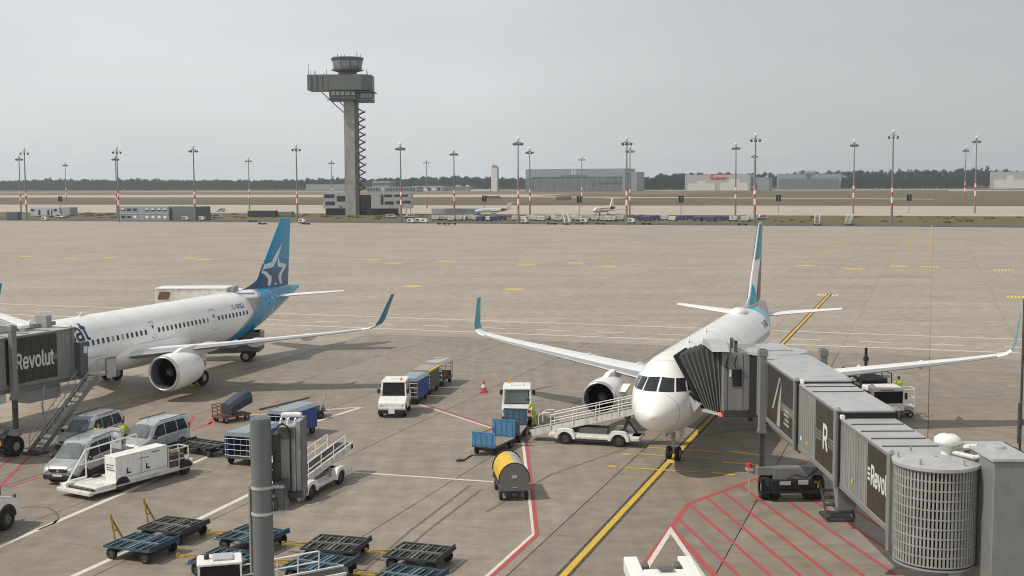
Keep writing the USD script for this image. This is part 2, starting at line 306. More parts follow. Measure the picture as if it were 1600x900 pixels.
# stand lead-in, yellow with a dark outline
L2 = pl((872, 908), (1050, 716), (1297, 459))
line('stand_lead_in_outline', L2, 0.58, PB); line('stand_lead_in_line', L2, 0.28, PY, level=1)
line('stop_bar', pl((976, 731), (1097, 738)), 0.2, PY, level=2); line('stop_bar', pl((998, 709), (1042, 713)), 0.2, PY, level=2); line('stop_bar', pl((1010, 699), (1125, 707)), 0.2, PY, level=2); line('stop_bar', pl((1060, 713), (1118, 718)), 0.12, PY, level=2)
# white and red lines
line('white_edge_line', pl((-20, 862), (340, 707), (566, 636)), 0.28, PW); line('white_edge_line', pl((566, 636), (400, 648), (340, 652)), 0.2, PW)
line('white_edge_line', pl((80, 916), (313, 810), (440, 748)), 0.28, PW)
line('white_edge_line', pl((552, 738), (772, 753)), 0.2, PW)
line('white_edge_line', pl((646, 629), (768, 669)), 0.16, PW); line('red_edge_line', pl((650, 627), (772, 667)), 0.16, PR)
line('white_edge_line', pl((817, 690), (834, 834), (752, 908)), 0.16, PW); line('red_edge_line', pl((822, 686), (839, 836), (758, 910)), 0.19, PR, level=1)
# red hatched clearance area under the bridge
line('red_edge_line', pl((985, 912), (1076, 787), (1200, 741), (1260, 722)), 0.24, PR)
line('red_edge_line', pl((1048, 823), (1128, 912)), 0.25, PR, level=1)
line('white_edge_line', pl((996, 910), (1048, 829), (1106, 912)), 0.22, PW, level=2)
for q in [((1061, 811), (1160, 905)), ((1079, 789), (1210, 905)), ((1105, 778), (1257, 905)), ((1131, 769), (1306, 905)), ((1157, 759), (1356, 905)), ((1180, 748), (1405, 902)), ((1232, 756), (1420, 880)), ((1262, 752), (1420, 850))]: line('red_hatch_line', pl(*q), 0.17, PR, level=1)
# left stand
for q in [((-10, 770), (62, 697)), ((-10, 735), (36, 705)), ((10, 762), (64, 745)), ((292, 672), (303, 650)), ((326, 665), (334, 651)), ((300, 672), (345, 655)), ((-20, 700), (20, 700))]: line('red_edge_line', pl(*q), 0.18, PR)
# yellow stand numbers out on the taxilane
for x, y in [(43, 401), (113, 404), (141, 397), (172, 402), (300, 403), (318, 406), (583, 406), (615, 411), (697, 408), (823, 414), (900, 411), (952, 416), (1260, 415), (1334, 420), (1405, 416), (1452, 417), (1569, 422), (645, 447), (803, 452), (1294, 461), (1590, 464), (305, 396), (1290, 394)]:
    c = at(x, y); k = 0.5 if y < 400 else 1; sc, vc = sv(c); b = B(); w = 1.35 + 0.25 * (y < 430)
    for t in np.linspace(-w, w, 7)[:-1]: b.sheet([ap(sc - 1.3 * k, vc + t), ap(sc + 1.3 * k, vc + t + .12), ap(sc + 1.3 * k, vc + t + w / 3 * .80), ap(sc - 1.3 * k, vc + t + w / 3 * .70)], 0.006)
    structure('yellow_stand_marking', b, PYB)
for q in [((1350, 364), (1290, 394)), ((1430, 360), (1418, 392)), ((1456, 352), (1453, 392)), ((1416, 394), (1432, 394)), ((1448, 394), (1470, 394))]: line('yellow_guide_line', pl(*q), 0.36, PYF)
for q in [((970, 709), (987, 710)), ((950, 728), (962, 729)), ((1140, 705), (1190, 712)), ((1128, 722), (1190, 727)), ((1112, 739), (1148, 742))]: line('small_stand_marking', pl(*q), 0.35, PY, level=1)
TYRE = paint('tyre_rubber_mark', (0.135, 0.105, 0.08), 0.9)
for q in [((20, 794), (52, 792), (75, 793), (88, 801), (92, 810), (84, 818), (60, 828)), ((560, 900), (640, 830), (735, 758)), ((585, 902), (665, 832), (752, 765)), ((300, 690), (200, 705), (60, 742), (-10, 765)), ((1290, 660), (1150, 672), (980, 700), (860, 742), (760, 800))]: line('tyre_mark', pl(*q), .14, TYRE)
# ---------------------------------------------------------------- airliners. Own axes: x from the nose back, y to starboard, z up from the ground
def airliner(name, label, pose, plug_front, plug_back, white, fin_mat, tail_mat, big_engine, words_side, door_x, group=None, words2=None):
    T = thing(name, label, 'airliner', (pose[0], pose[1], 0), pose[2], group)
    pt = plug_front + plug_back
    X0 = np.array([0.0, .12, .35, .7, 1.1, 1.6, 2.2, 2.8, 3.6, 4.8, 6.2, 10, 16, 22, 24.5, 26, 28, 31, 34, 36.4, 37.45])
    TOP = [3.34, 3.62, 3.86, 4.10, 4.33, 4.66, 5.13, 5.44, 5.70, 5.86, 5.89, 5.89, 5.89, 5.89, 5.89, 5.89, 5.89, 5.88, 5.84, 5.72, 5.62]
    BOT = [3.16, 2.90, 2.70, 2.50, 2.33, 2.17, 2.02, 1.92, 1.83, 1.77, 1.75, 1.75, 1.75, 1.75, 1.75, 1.88, 2.30, 3.15, 4.10, 4.92, 5.22]
    WID = [.10, .40, .68, .95, 1.18, 1.40, 1.60, 1.73, 1.86, 1.955, 1.975, 1.975, 1.975, 1.975, 1.975, 1.96, 1.85, 1.46, .92, .42, .20]
    X = X0 + np.where(X0 > 12, plug_front, 0) + np.where(X0 > 20, plug_back, 0)
    ft, fb, fwd_ = (PchipInterpolator(X, q) for q in (TOP, BOT, WID))
    def ring(x, n=56, grow=0.0):
        t = np.arange(n) * 2 * PI / n; zc = (ft(x) + fb(x)) / 2; rz = (ft(x) - fb(x)) / 2 + grow; w = fwd_(x) + grow
        return np.stack([np.full(n, x), w * np.sin(t), zc + rz * np.cos(t)], 1)
    def side(x, z, sgn, off=0.006):          # point of the skin at station x and height z
        zc = (ft(x) + fb(x)) / 2; rz = (ft(x) - fb(x)) / 2; q = np.clip((z - zc) / rz, -1, 1); c = math.sqrt(max(1 - q * q, 0))
        n = np.array([0, c * rz, q * fwd_(x)]); n /= np.linalg.norm(n) + 1e-9
        return np.array([x, sgn * (fwd_(x) * c + off * n[1]), z + off * n[2]])
    xs = np.unique(np.concatenate([np.linspace(0, 1, 12)**1.6 * 6.2, np.linspace(6.2, X[-1], 46)]))
    b = B().loft([ring(x) for x in xs]); b.put('fuselage', white if tail_mat is None else tail_mat, T, 50)
    B().loft([ring(x, 56, .004) for x in (1.08, 1.10)], False).put('radome_seam', mat('door_seam', (0.22, 0.22, 0.23), 0.6), T, True)
    for x in list(np.arange(3.4, X[-1] - 8, 2.67)): B().loft([ring(x, 56, .003), ring(x + .03, 56, .003)], False).put('skin_seam', mat('skin_seam_grey', (0.52, 0.52, 0.515), 0.5), T, True)
    # cockpit panes
    def nose_x(y, z):
        lo, hi = 0.0, 6.0
        for _ in range(40):
            m = (lo + hi) / 2; zc = (ft(m) + fb(m)) / 2; rz = (ft(m) - fb(m)) / 2; ins = (y / fwd_(m))**2 + ((z - zc) / rz)**2 < 1
            lo, hi = (lo, m) if ins else (m, hi)
        return hi
    def pane(yz):
        (y0, z0), (y1, z1), (y2, z2), (y3, z3) = yz; b = B()
        def fn(u, v):
            y = (y0 * (1 - u) + y1 * u) * (1 - v) + (y3 * (1 - u) + y2 * u) * v; z = (z0 * (1 - u) + z1 * u) * (1 - v) + (z3 * (1 - u) + z2 * u) * v
            x = nose_x(y, z); e = 0.05
            a1 = np.array([nose_x(y + e, z) - x, e, 0]); a2 = np.array([nose_x(y, z + e) - x, 0, e]); n = np.cross(a1, a2); n /= np.linalg.norm(n)
            if n[0] > 0: n = -n
            return np.array([x, y, z]) + n * 0.012
        return b.grid(fn, 5, 4)
    for sg in (-1, 1):
        for q in ([(.05, 4.36), (.80, 4.33), (.66, 4.93), (.05, 4.98)], [(.88, 4.33), (1.30, 4.33), (1.12, 4.90), (.74, 4.93)], [(1.36, 4.33), (1.58, 4.38), (1.42, 4.84), (1.18, 4.90)]):
            pane([(sg * y, z) for y, z in q]).put('cockpit_window', GLASS, T, True)
    # cabin windows, doors
    WIN = mat('cabin_window_glass', (0.035, 0.04, 0.05), 0.15, var=0.4, scale=0.7); SHADE = mat('cabin_window_blind', (0.30, 0.30, 0.31), 0.5)
    LINE = mat('door_seam', (0.22, 0.22, 0.23), 0.6)
    def patch(x0, x1, z0, z1, sg, off, r=0.08):
        g = sbox(x0, z0, x1, z1).buffer(-r).buffer(r, quad_segs=3); return g
    def lay(g, sg, off, fine=0.3):           # a flat outline wrapped on to the skin
        g = g.segmentize(fine); v, f = trimesh.creation.triangulate_polygon(g, engine='earcut')
        return B().add([side(x, z, sg, off) for x, z in v], f if sg < 0 else f[:, ::-1])
    for sg in (-1, 1):
        x = 6.2
        while x < X[-1] - (11.6 if plug_front else 9.4):
            if not any(abs(x - d[0]) < d[1] / 2 + .22 for d in door_x):
                lay(patch(x - .125, x + .125, 4.10, 4.47, sg, 0), sg, 0.008).put('window', SHADE if rng.random() < .22 else WIN, T)
            x += 0.533
        for dx, dw, z0, z1 in door_x:
            o = patch(dx - dw / 2, dx + dw / 2, z0, z1, sg, 0, .18)
            d = lay(o, sg, 0.006, .15).put('door', white, T, True)
            lay(o.difference(o.buffer(-0.045)), sg, 0.011, .15).put('door_seam', LINE, d)
            lay(patch(dx - .09, dx + .09, z0 + (z1 - z0) * .58, z0 + (z1 - z0) * .58 + .26, sg, 0, .05), sg, 0.011).put('door_window', WIN, d)
    INK = mat('navy_lettering', (0.02, 0.03, 0.06), 0.4)
    for text, h, xx, zz, dirx in words_side:
        g = word_shape(text, h)
        for sg in (-1, 1):
            w = g.bounds[2]; b = B()
            q = affinity.translate(g if sg < 0 else affinity.scale(g, -1, 1, origin=(w / 2, 0)), xx, zz)
            for z in np.arange(q.bounds[1] - .01, q.bounds[3], .16):
                for c in getattr(q.intersection(sbox(q.bounds[0] - 1, z, q.bounds[2] + 1, z + .16)), 'geoms', [q.intersection(sbox(q.bounds[0] - 1, z, q.bounds[2] + 1, z + .16))]):
                    if c.geom_type != 'Polygon' or c.area < 1e-4: continue
                    v, f = trimesh.creation.triangulate_polygon(c, engine='earcut'); b.add([side(a, c_, sg, .012) for a, c_ in v], f if sg < 0 else f[:, ::-1])
            b.put('lettering', INK, T)
    # belly fairing
    bx0 = 10.4 + plug_front; xs2 = np.linspace(0, 1, 17); rings = []
    for q in xs2:
        k = math.sin(PI * q)**0.45 if 0 < q < 1 else 0.02; t = np.linspace(-PI * .62, PI * .62, 25) + PI
        rings.append(np.stack([np.full(25, bx0 + q * 10.2), (1.5 + .70 * k) * np.sin(t), 3.0 + (1.05 + .42 * k) * np.cos(t)], 1))
    B().loft(rings, True, False).put('belly_fairing', white, T, 40)
    # wings
    def foil(xle, chord, y, z, th, n=14, tw=0.0):
        u = (1 - np.cos(np.linspace(0, PI, n))) / 2; yt = th * 5 * (0.2969 * np.sqrt(u) - .126 * u - .3516 * u**2 + .2843 * u**3 - .1015 * u**4)
        xx = np.concatenate([u, u[-2:0:-1]]); zz = np.concatenate([yt, -yt[-2:0:-1] * .75])
        return np.stack([xle + xx * chord, np.full(len(xx), y), z + zz * chord + tw * (.3 - xx) * chord], 1)
    WST = [(1.3, 11.6, 6.9, 2.70, .14, .03), (2.1, 12.0, 6.4, 2.80, .13, .03), (6.4, 14.25, 3.95, 3.28, .115, .01), (10.5, 16.3, 2.85, 3.70, .11, 0), (14.5, 18.3, 1.95, 4.10, .105, 0), (16.5, 19.35, 1.55, 4.34, .10, 0)]
    WS2 = [(16.5, 19.35, 1.55, 4.34, .10, 0), (17.0, 19.65, 1.40, 4.43, .10, 0), (17.35, 19.95, 1.28, 4.66, .10, 0), (17.52, 20.25, 1.15, 5.0, .10, 0), (17.85, 21.7, .62, 6.75, .09, 0)]
    WING = mat('wing_skin', (0.78, 0.78, 0.77), 0.4, var=0.04, scale=1.0, dirt=0.15)
    for sg in (-1, 1):
        def span(st, vert=False):
            R = []
            for k, (y, xl, c, z, th, tw) in enumerate(st):
                r = foil(xl + plug_front, c, sg * y, z, th, tw=tw)
                R.append(r)
            return R
        w = B().loft(span(WST) if sg > 0 else [r[::-1] for r in span(WST)]).put('wing', WING, T, 40)
        # sharklet: sections turn upright
        R = []
        for k, (y, xl, c, z, th, tw) in enumerate(WS2):
            r = foil(xl + plug_front, c, 0, 0, th); a = [0, .35, .9, 1.25, 1.35][k]; zz = r[:, 2].copy()
            r[:, 1] = sg * (y - zz * math.sin(a)); r[:, 2] = z + zz * math.cos(a); R.append(r)
        R = R if sg > 0 else [r[::-1] for r in R]; B().loft(R[:3]).put('wing_tip', WING, T, 40); B().loft(R[2:]).put('sharklet', mat('blue_sharklet', (0.03, 0.18, 0.27), 0.35) if not words2 else mat('teal_sharklet', (0.05, 0.27, 0.34), 0.35), T, 40)
        sl = []
        for (y, xl, c, z, th, tw) in [WST[1], WST[2], WST[3], WST[4], WST[5]]:
            r = foil(xl + plug_front - .012, c, sg * y, z, th * 1.03, tw=tw); n = len(r) // 2 + 1; i = [k for k in range(len(r)) if r[k, 0] < xl + plug_front + .13 * c]
            i = sorted(i, key=lambda k: (r[k, 2])); sl.append(r[i])
        m = min(map(len, sl)); B().loft([q[:m] for q in sl], False, False).put('slat', ALU, T, 40)
        for yy, L, d in ((5.0, 4.2, .42), (8.6, 3.4, .36), (12.2, 2.8, .30)):
            k = np.interp(yy, [q[0] for q in WST], range(len(WST))); i = int(k); q = k - i; A_, C_ = np.array(WST[i]), np.array(WST[min(i + 1, 5)]); xl, c, z = (A_ * (1 - q) + C_ * q)[1:4]
            t = np.linspace(0, 1, 10); rr = np.maximum(np.sin(PI * t**.75), .04); R2 = []
            for tt, r_ in zip(t, rr):
                a = np.arange(10) * 2 * PI / 10; R2.append(np.stack([np.full(10, xl + plug_front + c * .45 + tt * L), sg * yy + .2 * r_ * np.cos(a), z - .16 - .1 * tt + d * r_ * np.sin(a)], 1))
            B().loft(R2).put('flap_track_fairing', WING, T, 40)
        # engine
        ex, ey, ez, er = 10.6 + plug_front, 5.75, (1.98 if big_engine else 2.02), (1.22 if big_engine else 1.06); o = (ex, sg * ey, ez)
        e = B().lathe([(er * .86, .06), (er * .9, .02), (er * .95, 0), (er, .14), (er * 1.04, .55), (er * 1.06, 1.3), (er * 1.02, 2.3), (er * .90, 3.15), (er * .80, 3.6), (er * .74, 3.58), (er * .74, 3.0)], o, 'x', 40).put('engine_cowl', white, T, 40)
        B().lathe([(er * .84, .22), (er * .86, .06), (er * .9, .018), (er * .952, -.004), (er * 1.005, .14), (er * 1.008, .24)], o, 'x', 40).put('intake_lip', ALU, e, True)
        B().lathe([(er * .845, .2), (er * .83, .6), (er * .84, 1.1)], o, 'x', 40).put('intake_duct', DGREY, e, True)
        fan = B(); 
        for k in range(22):
            a = k * 2 * PI / 22; ca, sa = math.cos(a), math.sin(a)
            P = [(ex + .78 + dx, sg * ey + r_ * math.cos(a + da), ez + r_ * math.sin(a + da)) for r_, da, dx in ((.3, -.12, 0), (er * .82, -.05, .05), (er * .82, .16, .28), (.3, .12, .2))]
            fan.add(P, [(0, 1, 2), (0, 2, 3)])
        fan.add(*(lambda m: (m.vertices + np.array([ex + 1.12, sg * ey, ez]), m.faces))(trimesh.creation.cylinder(er * .83, .05, sections=32, transform=trimesh.transformations.rotation_matrix(PI / 2, (0, 1, 0))))).put('fan', mat('fan_blades', (0.03, 0.03, 0.033), 0.35, 0.5), e)
        B().lathe([(.001, .5), (.12, .56), (.24, .72), (.31, .95)], o, 'x', 20).put('spinner', mat('spinner_grey', (0.08, 0.08, 0.085), 0.4), e, True)
        B().lathe([(er * .55, 3.3), (er * .52, 3.9), (er * .36, 4.5)], o, 'x', 24).lathe([(er * .3, 4.2), (er * .25, 4.8), (.02, 5.3)], o, 'x', 16).put('exhaust_nozzle', mat('exhaust_metal', (0.16, 0.15, 0.14), 0.4, 0.8), e, True)
        B().prism([(ex + 1.0, ez + er * .95), (ex + 2.2, ez + er * 1.22), (ex + 3.6, ez + er * 1.24), (ex + 6.4, ez + er * 1.1), (ex + 5.6, ez + er * .72), (ex + 3.2, ez + er * .6)], sg * ey - .16, sg * ey + .16).put('pylon', white, T)
        st = B().prism([(ex + .9, ez + er * .35), (ex + 2.0, ez + er * .38), (ex + 2.2, ez + er * .62)], sg * ey - sg * (er * 1.32), sg * ey - sg * (er * .9)).put('strake', white, e)
        # tailplane
        th = [(.35, 31.4, 3.5, 4.98, .10), (.9, 31.75, 3.3, 5.0, .10), (6.22, 34.45, 1.35, 5.38, .09)]
        R = [foil(xl + pt, c, sg * y, z, t_) for y, xl, c, z, t_ in th]; B().loft(R if sg > 0 else [r[::-1] for r in R]).put('tailplane', WING, T, 40)
        # main gear
        gx = 17.71 + plug_front; g = B().cyl((gx, sg * 3.8, .55), (gx, sg * 3.75, 2.6), .13).beam((gx, sg * 3.8, 1.0), (gx, sg * 2.3, 2.3), .1).beam((gx + .1, sg * 3.75, 1.6), (gx + .9, sg * 3.6, 2.5), .08).put('main_gear_leg', STEEL, T)
        for dy in (-.46, .46):
            c = (gx, sg * 3.8 + dy, .57); w_ = B().lathe([(.28, -.2), (.50, -.21), (.56, -.12), (.57, 0), (.56, .12), (.50, .21), (.28, .2)], c, 'y', 28).put('wheel', RUBBER, T, 40)
            B().lathe([(.02, -.17), (.28, -.15), (.28, .15), (.02, .17)], c, 'y', 16).put('rim', LGREY, w_)
        B().bx(gx - .5, gx + .35, sg * 3.8 + .5 * sg, sg * 3.8 + .54 * sg, 1.1, 2.7).put('gear_door', white, T)
    # fin
    def finst(z): q = (z - 5.6) / (11.76 - 5.6); return 29.5 + pt + q * 5.1, 35.7 + pt + q * .75
    R = []
    for z in (5.3, 6.0, 8.0, 10.0, 11.55, 11.76):
        a, c = finst(z); r = foil(a, c - a, 0, 0, .10 if z < 11.7 else .05); R.append(np.stack([r[:, 0], -r[:, 2] * (1 if True else 0), np.full(len(r), z)], 1))
    B().loft(R).put('fin', fin_mat, T, 40)
    dz = B(); t = np.linspace(0, 1, 9); R = []
    for q in t:
        xx = 26.6 + pt + q * 4.2; hh = 5.87 + .95 * q**2.2; R.append(np.array([[xx, -.02 - .16 * q, 5.6], [xx, -.012 - .05 * q, hh - .05], [xx, 0, hh], [xx, .012 + .05 * q, hh - .05], [xx, .02 + .16 * q, 5.6]]))
    dz.loft(R, True, False).put('dorsal_fillet', fin_mat, T)
    def fin_y(x, z):
        a, c = finst(z); u = min(max((x - a) / (c - a), 0.001), .999); return .10 * 5 * (c - a) * (.2969 * math.sqrt(u) - .126 * u - .3516 * u * u + .2843 * u**3 - .1015 * u**4)
    def fin_lay(g, m, nm, off=.022, sides=(-1, 1), clip=True):
        if clip:
            a0, c0 = finst(5.95); a1, c1 = finst(11.7); g = g.intersection(Polygon([(a0 + .09, 5.95), (c0 - .04, 5.95), (c1 - .04, 11.7), (a1 + .09, 11.7)]))
        b = B()
        for q in getattr(g, 'geoms', [g]):
            if q.is_empty or q.geom_type != 'Polygon': continue
            cells = [q.intersection(sbox(x, z, x + .2, z + .4)) for x in np.arange(q.bounds[0] // .2 * .2, q.bounds[2], .2) for z in np.arange(q.bounds[1] // .4 * .4, q.bounds[3], .4)]
            for c in cells:
                for c2 in getattr(c, 'geoms', [c]):
                    if c2.geom_type != 'Polygon' or c2.area < 1e-4: continue
                    v, f = trimesh.creation.triangulate_polygon(c2, engine='earcut')
                    for sg in sides:
                        y = [sg * (fin_y(x, z) + off) for x, z in v]; b.add(np.column_stack([v[:, 0], y, v[:, 1]]), f if sg < 0 else f[:, ::-1])
        if b.n: b.put(nm, m, T)
    # nose gear
    gx = 5.07; B().cyl((gx, 0, .4), (gx, 0, 2.0), .09).beam((gx, 0, .9), (gx - .8, 0, 1.9), .06).cyl((gx, -.3, .39), (gx, .3, .39), .05).bx(gx - .25, gx - .1, -.12, .12, 1.15, 1.35).put('nose_gear_leg', STEEL, T)
    for dy in (-.25, .25):
        c = (gx, dy, .38); w_ = B().lathe([(.2, -.11), (.34, -.12), (.38, -.06), (.385, 0), (.38, .06), (.34, .12), (.2, .11)], c, 'y', 24).put('wheel', RUBBER, T, 40)
        B().lathe([(.02, -.1), (.2, -.09), (.2, .09), (.02, .1)], c, 'y', 14).put('rim', LGREY, w_)
    for sg in (-1, 1): B().bx(gx - .4, gx + .9, sg * .38 - .015, sg * .38 + .015, 1.25, 1.85).put('gear_door', white, T)
    B().prism([(8.6, 5.88), (9.2, 5.88), (9.0, 6.2), (8.85, 6.2)], -.02, .02).prism([(13.6, 5.88), (14.2, 5.88), (14.1, 6.15), (13.9, 6.15)], -.02, .02).put('antenna', white, T)
    return T, fin_lay, side, finst, lay
def livery(name, base, nodes, links, out):    # gloss paint whose colours are laid out along the aircraft (x) and up it (z)
    N = {'tc': ('texture_coordinate', {}), 's': ('separate_xyz', {}), 'n': ('noise_texture', {'scale': .8, 'detail': 5.0}), 'nr': ('map_range', {'from_min': .3, 'from_max': .7, 'to_min': .94, 'to_max': 1.04}), 'sc': ('vector_math', {'math_type': 'scale'}),
         'p': ('principled_bsdf', {'roughness': 0.30, 'coat_weight': 0.4, 'coat_roughness': 0.1}), **nodes}
    L = [('tc.object', 's.vector'), ('tc.object', 'n.vector'), ('n.fac', 'nr.value'), (out, 'sc.vector1'), ('nr.result', 'sc.scale'), ('sc.vector', 'p.base_color'), *links]
    return usdkit.material(stage, '/World/Looks/' + name, N, L, surface='p.BSDF')
A1 = (-34.12, 69.64, 1.2447)
AIRW = mat('aircraft_white', (0.84, 0.84, 0.83), 0.3, var=0.03, scale=.5, coat=0.4, dirt=.10)
# blue-tailed airliner: x + slope * z decides where the white ends
TRF = livery('blue_tail_livery', None, {'k': ('math', {'math_type': 'multiply_add', 'value2': -1.6}), 'r': ('map_range', {'from_min': 20.6, 'from_max': 36.6, 'to_min': 0, 'to_max': 1}),
    'ramp': ('rgb_ramp', {'interpolate': False, 'ramp': [(0, (.84, .84, .83)), (.365, (.28, .33, .40)), (.40, (.014, .25, .46)), (.60, (.012, .19, .38)), (.80, (.02, .34, .47))]})},
    [('s.z', 'k.value1'), ('s.x', 'k.value3'), ('k.value', 'r.value'), ('r.result', 'ramp.fac')], 'ramp.color')
TRFIN = livery('blue_fin_livery', None, {'r': ('map_range', {'from_min': 5.6, 'from_max': 11.8}), 'ramp': ('rgb_ramp', {'ramp': [(0, (.012, .045, .11)), (.22, (.012, .075, .17)), (.45, (.012, .22, .40)), (1, (.012, .31, .52))]})},
    [('s.z', 'r.value'), ('r.result', 'ramp.fac')], 'ramp.color')
D1 = [(3.2 + 1.8, .85, 3.42, 5.25), (19.4, .62, 3.75, 4.95), (27.4, .80, 3.45, 5.05), (37.4 - .9, .75, 3.5, 5.2)]
T1, fl1, side1, fs1, lay1 = airliner('airliner', 'white airliner with blue star tail and large engine, nose behind the gate at left', A1, 4.27, 2.67, AIRW, TRFIN, TRF, True,
    [('transat', 1.12, 7.45, 4.55, 1), ('C-GOIJ', .34, 30.4, 4.72, 1)], D1)
SILVER = mat('silver_star', (0.62, 0.66, 0.70), 0.3)
def fin_px(pts):                              # photograph points on the fin's mid plane, in the aircraft's own x and z
    out = []; h = A1[2]; n = np.array([-math.sin(h), math.cos(h), 0]); o = np.array([A1[0], A1[1], 0])
    for px, py in pts:
        d = at(px, py) - np.array([0, 0, H]); t = np.dot(o - np.array([0, 0, H]), n) / np.dot(d, n); p = np.array([0, 0, H]) + d * t; r = p - o
        out.append((r[0] * math.cos(h) + r[1] * math.sin(h), r[2]))
    return Polygon(out).buffer(0)
z5 = lambda L: [(320 + x / 5, 320 + y / 5) for x, y in L]
fl1(fin_px(z5([(595, 288), (566, 385), (528, 462), (514, 486), (452, 502), (440, 512), (468, 528), (500, 562), (490, 652), (464, 652), (470, 578), (450, 545), (412, 512), (432, 474), (502, 448), (535, 385)])), SILVER, 'star_emblem')
fl1(fin_px(z5([(556, 400), (568, 450), (628, 462), (620, 490), (592, 530), (580, 565), (596, 645), (576, 640), (556, 565), (560, 545), (598, 488), (553, 482), (551, 440)])), SILVER, 'star_emblem')
fl1(fin_px(z5([(530, 600), (508, 650), (548, 672), (566, 650), (548, 625)])), SILVER, 'star_emblem')
for xa in (36.9, 38.0): lay1(LineString([(xa, 5.6), (xa + .55, 5.0), (xa + .45, 4.2), (xa - .2, 3.6)]).buffer(.07 if xa < 37.5 else .10), -1, .014, .2).put('tail_stripe', SILVER, T1)
# second airliner, nose towards the camera
EWF = livery('teal_band_livery', None, {'k': ('math', {'math_type': 'multiply_add', 'value2': .55}), 'r': ('map_range', {'from_min': 30.2, 'from_max': 38.2, 'to_min': 0, 'to_max': 1}),
    'ramp': ('rgb_ramp', {'interpolate': False, 'ramp': [(0, (.80, .80, .79)), (.16, (.03, .38, .48)), (.42, (.26, .12, .16))]})},
    [('s.z', 'k.value1'), ('s.x', 'k.value3'), ('k.value', 'r.value'), ('r.result', 'ramp.fac')], 'ramp.color')
TEAL = mat('teal_paint', (0.035, 0.24, 0.34), 0.35); BURG = mat('burgundy_paint', (0.15, 0.045, 0.07), 0.4); CYAN = mat('cyan_paint', (0.02, 0.36, 0.50), 0.35)
D2 = [(5.0, .85, 3.42, 5.25), (15.2, .55, 3.8, 4.85), (16.2, .55, 3.8, 4.85), (29.2, .8, 3.5, 5.2)]
T2, fl2, side2, fs2, lay2 = airliner('airliner', 'white airliner seen nose on at the right gate, teal and burgundy fin', (6.9, 59.2, 1.2222), 0, 0, AIRW, AIRW, EWF, False, [('D-AEW', .42, 26.2, 4.75, 1)], D2, words2=True)
fl2(Polygon([(31, 9.0), (37, 9.25), (38, 12), (33, 12)]), TEAL, 'fin_paint')
fl2(Polygon([(31.9, 5.9), (32.4, 6.8), (33.5, 8.0), (35.0, 9.0), (36.6, 9.5), (36.4, 7.4), (36.4, 5.9)]), BURG, 'fin_paint')
fl2(Polygon([(29.0, 5.9), (32.2, 5.9), (31.9, 6.6), (30.9, 7.6), (30.4, 7.0)]), CYAN, 'fin_paint')
b = B(); R = []
for q in np.linspace(0, 1, 9): a = np.linspace(0, PI, 13); k = max(math.sin(PI * q)**.5, .05); R.append(np.stack([np.full(13, 24.4 + q * 2.6), .62 * k * np.cos(a), 5.84 + .36 * k * np.sin(a)], 1))
b.loft(R, True, False).put('antenna_dome', AIRW, T2, 40)
# ---------------------------------------------------------------- control tower
CONT = mat('board_marked_concrete', (0.36, 0.36, 0.335), 0.85, var=0.22, scale=0.35, dirt=0.25, bump=0.2, stretch=(1, 1, .5)); CONS = mat('shaft_concrete_dark', (0.22, 0.22, 0.205), 0.85, var=0.2, scale=0.4)
CLAD = mat('grey_green_cladding', (0.125, 0.135, 0.13), 0.5, var=0.06, scale=.3, dirt=.1); CABIN = mat('slate_blue_cladding', (0.05, 0.06, 0.085), 0.5, var=0.1); CLADL = mat('pale_metal_cladding', (0.40, 0.41, 0.41), 0.45, var=0.06, scale=.2)
TGL = glass_pane('tower_glazing', (0.22, 0.24, 0.23)); DKG = glass_pane('dark_facade_glazing', (0.035, 0.045, 0.05))
TX, TY = -74.9, 571.0
tw = thing('control_tower', 'tall concrete airport control tower with cantilevered grey deck', 'control tower', (TX, TY, 0))
def tpx(x): return (x - 549.5) * 0.302          # metres across from the tower's middle
def tz(y): return 14.9 + (286.5 - y) * 0.302
sh = B()
for k in range(9): sh.bx(tpx(540), tpx(556), -4, 4, k * 6.0, k * 6.0 + 5.93)
sh.put('shaft', CONT, tw); B().bx(tpx(540) + .05, tpx(556) - .05, -3.95, 3.95, .1, 54).put('shaft_core', CONS, tw)
B().bx(tpx(556) - .3, tpx(560), -3.2, 3.6, 0, 54).put('lift_shaft', CONS, tw)
nz = 11; z0, z1 = tz(300), tz(172); h = (z1 - z0) / nz
for k in range(nz):
    za = z0 + k * h; xo, xi = tpx(570.5), tpx(560)
    B().prism([(xi, za), (xo, za + h / 2), (xo, za + h / 2 + .55), (xi, za + .7)], -3.4, -1.6).prism([(xi, za + h - .1), (xo, za + h / 2), (xo, za + h / 2 + .55), (xi, za + h + .55)], -1.3, .5).bx(xo - .9, xo + .35, -3.4, .5, za + h / 2 - .05, za + h / 2 + .12).put('stair_flight', DSTEEL, tw)
    B().bx(xo + .25, xo + .33, -3.4, .5, za + h / 2 + .2, za + h / 2 + 1.2).put('landing_rail', STEEL, tw)
B().bx(tpx(560), tpx(560) + .25, -3.5, .6, 0, 54).put('stair_wall', CONS, tw)
dk = B().prism([(tpx(486), -6.5), (tpx(569), -7.5), (tpx(584), -3.5), (tpx(584), 6), (tpx(486), 6)], tz(144), tz(121), 'xy').put('upper_deck', CLAD, tw)
B().prism([(tpx(486) + .2, -6.3), (tpx(569), -7.3), (tpx(584) - .2, -3.4), (tpx(584) - .2, 5.8), (tpx(486) + .2, 5.8)], tz(121), tz(121) + .12, 'xy').put('deck_roof', DGREY, dk)
for xx in np.linspace(tpx(492), tpx(562), 9): B().bx(xx - .02, xx + .02, -7.2 + (tpx(569) - xx) * .033, -7.0, tz(143), tz(122)).put('panel_joint', DGREY, dk)
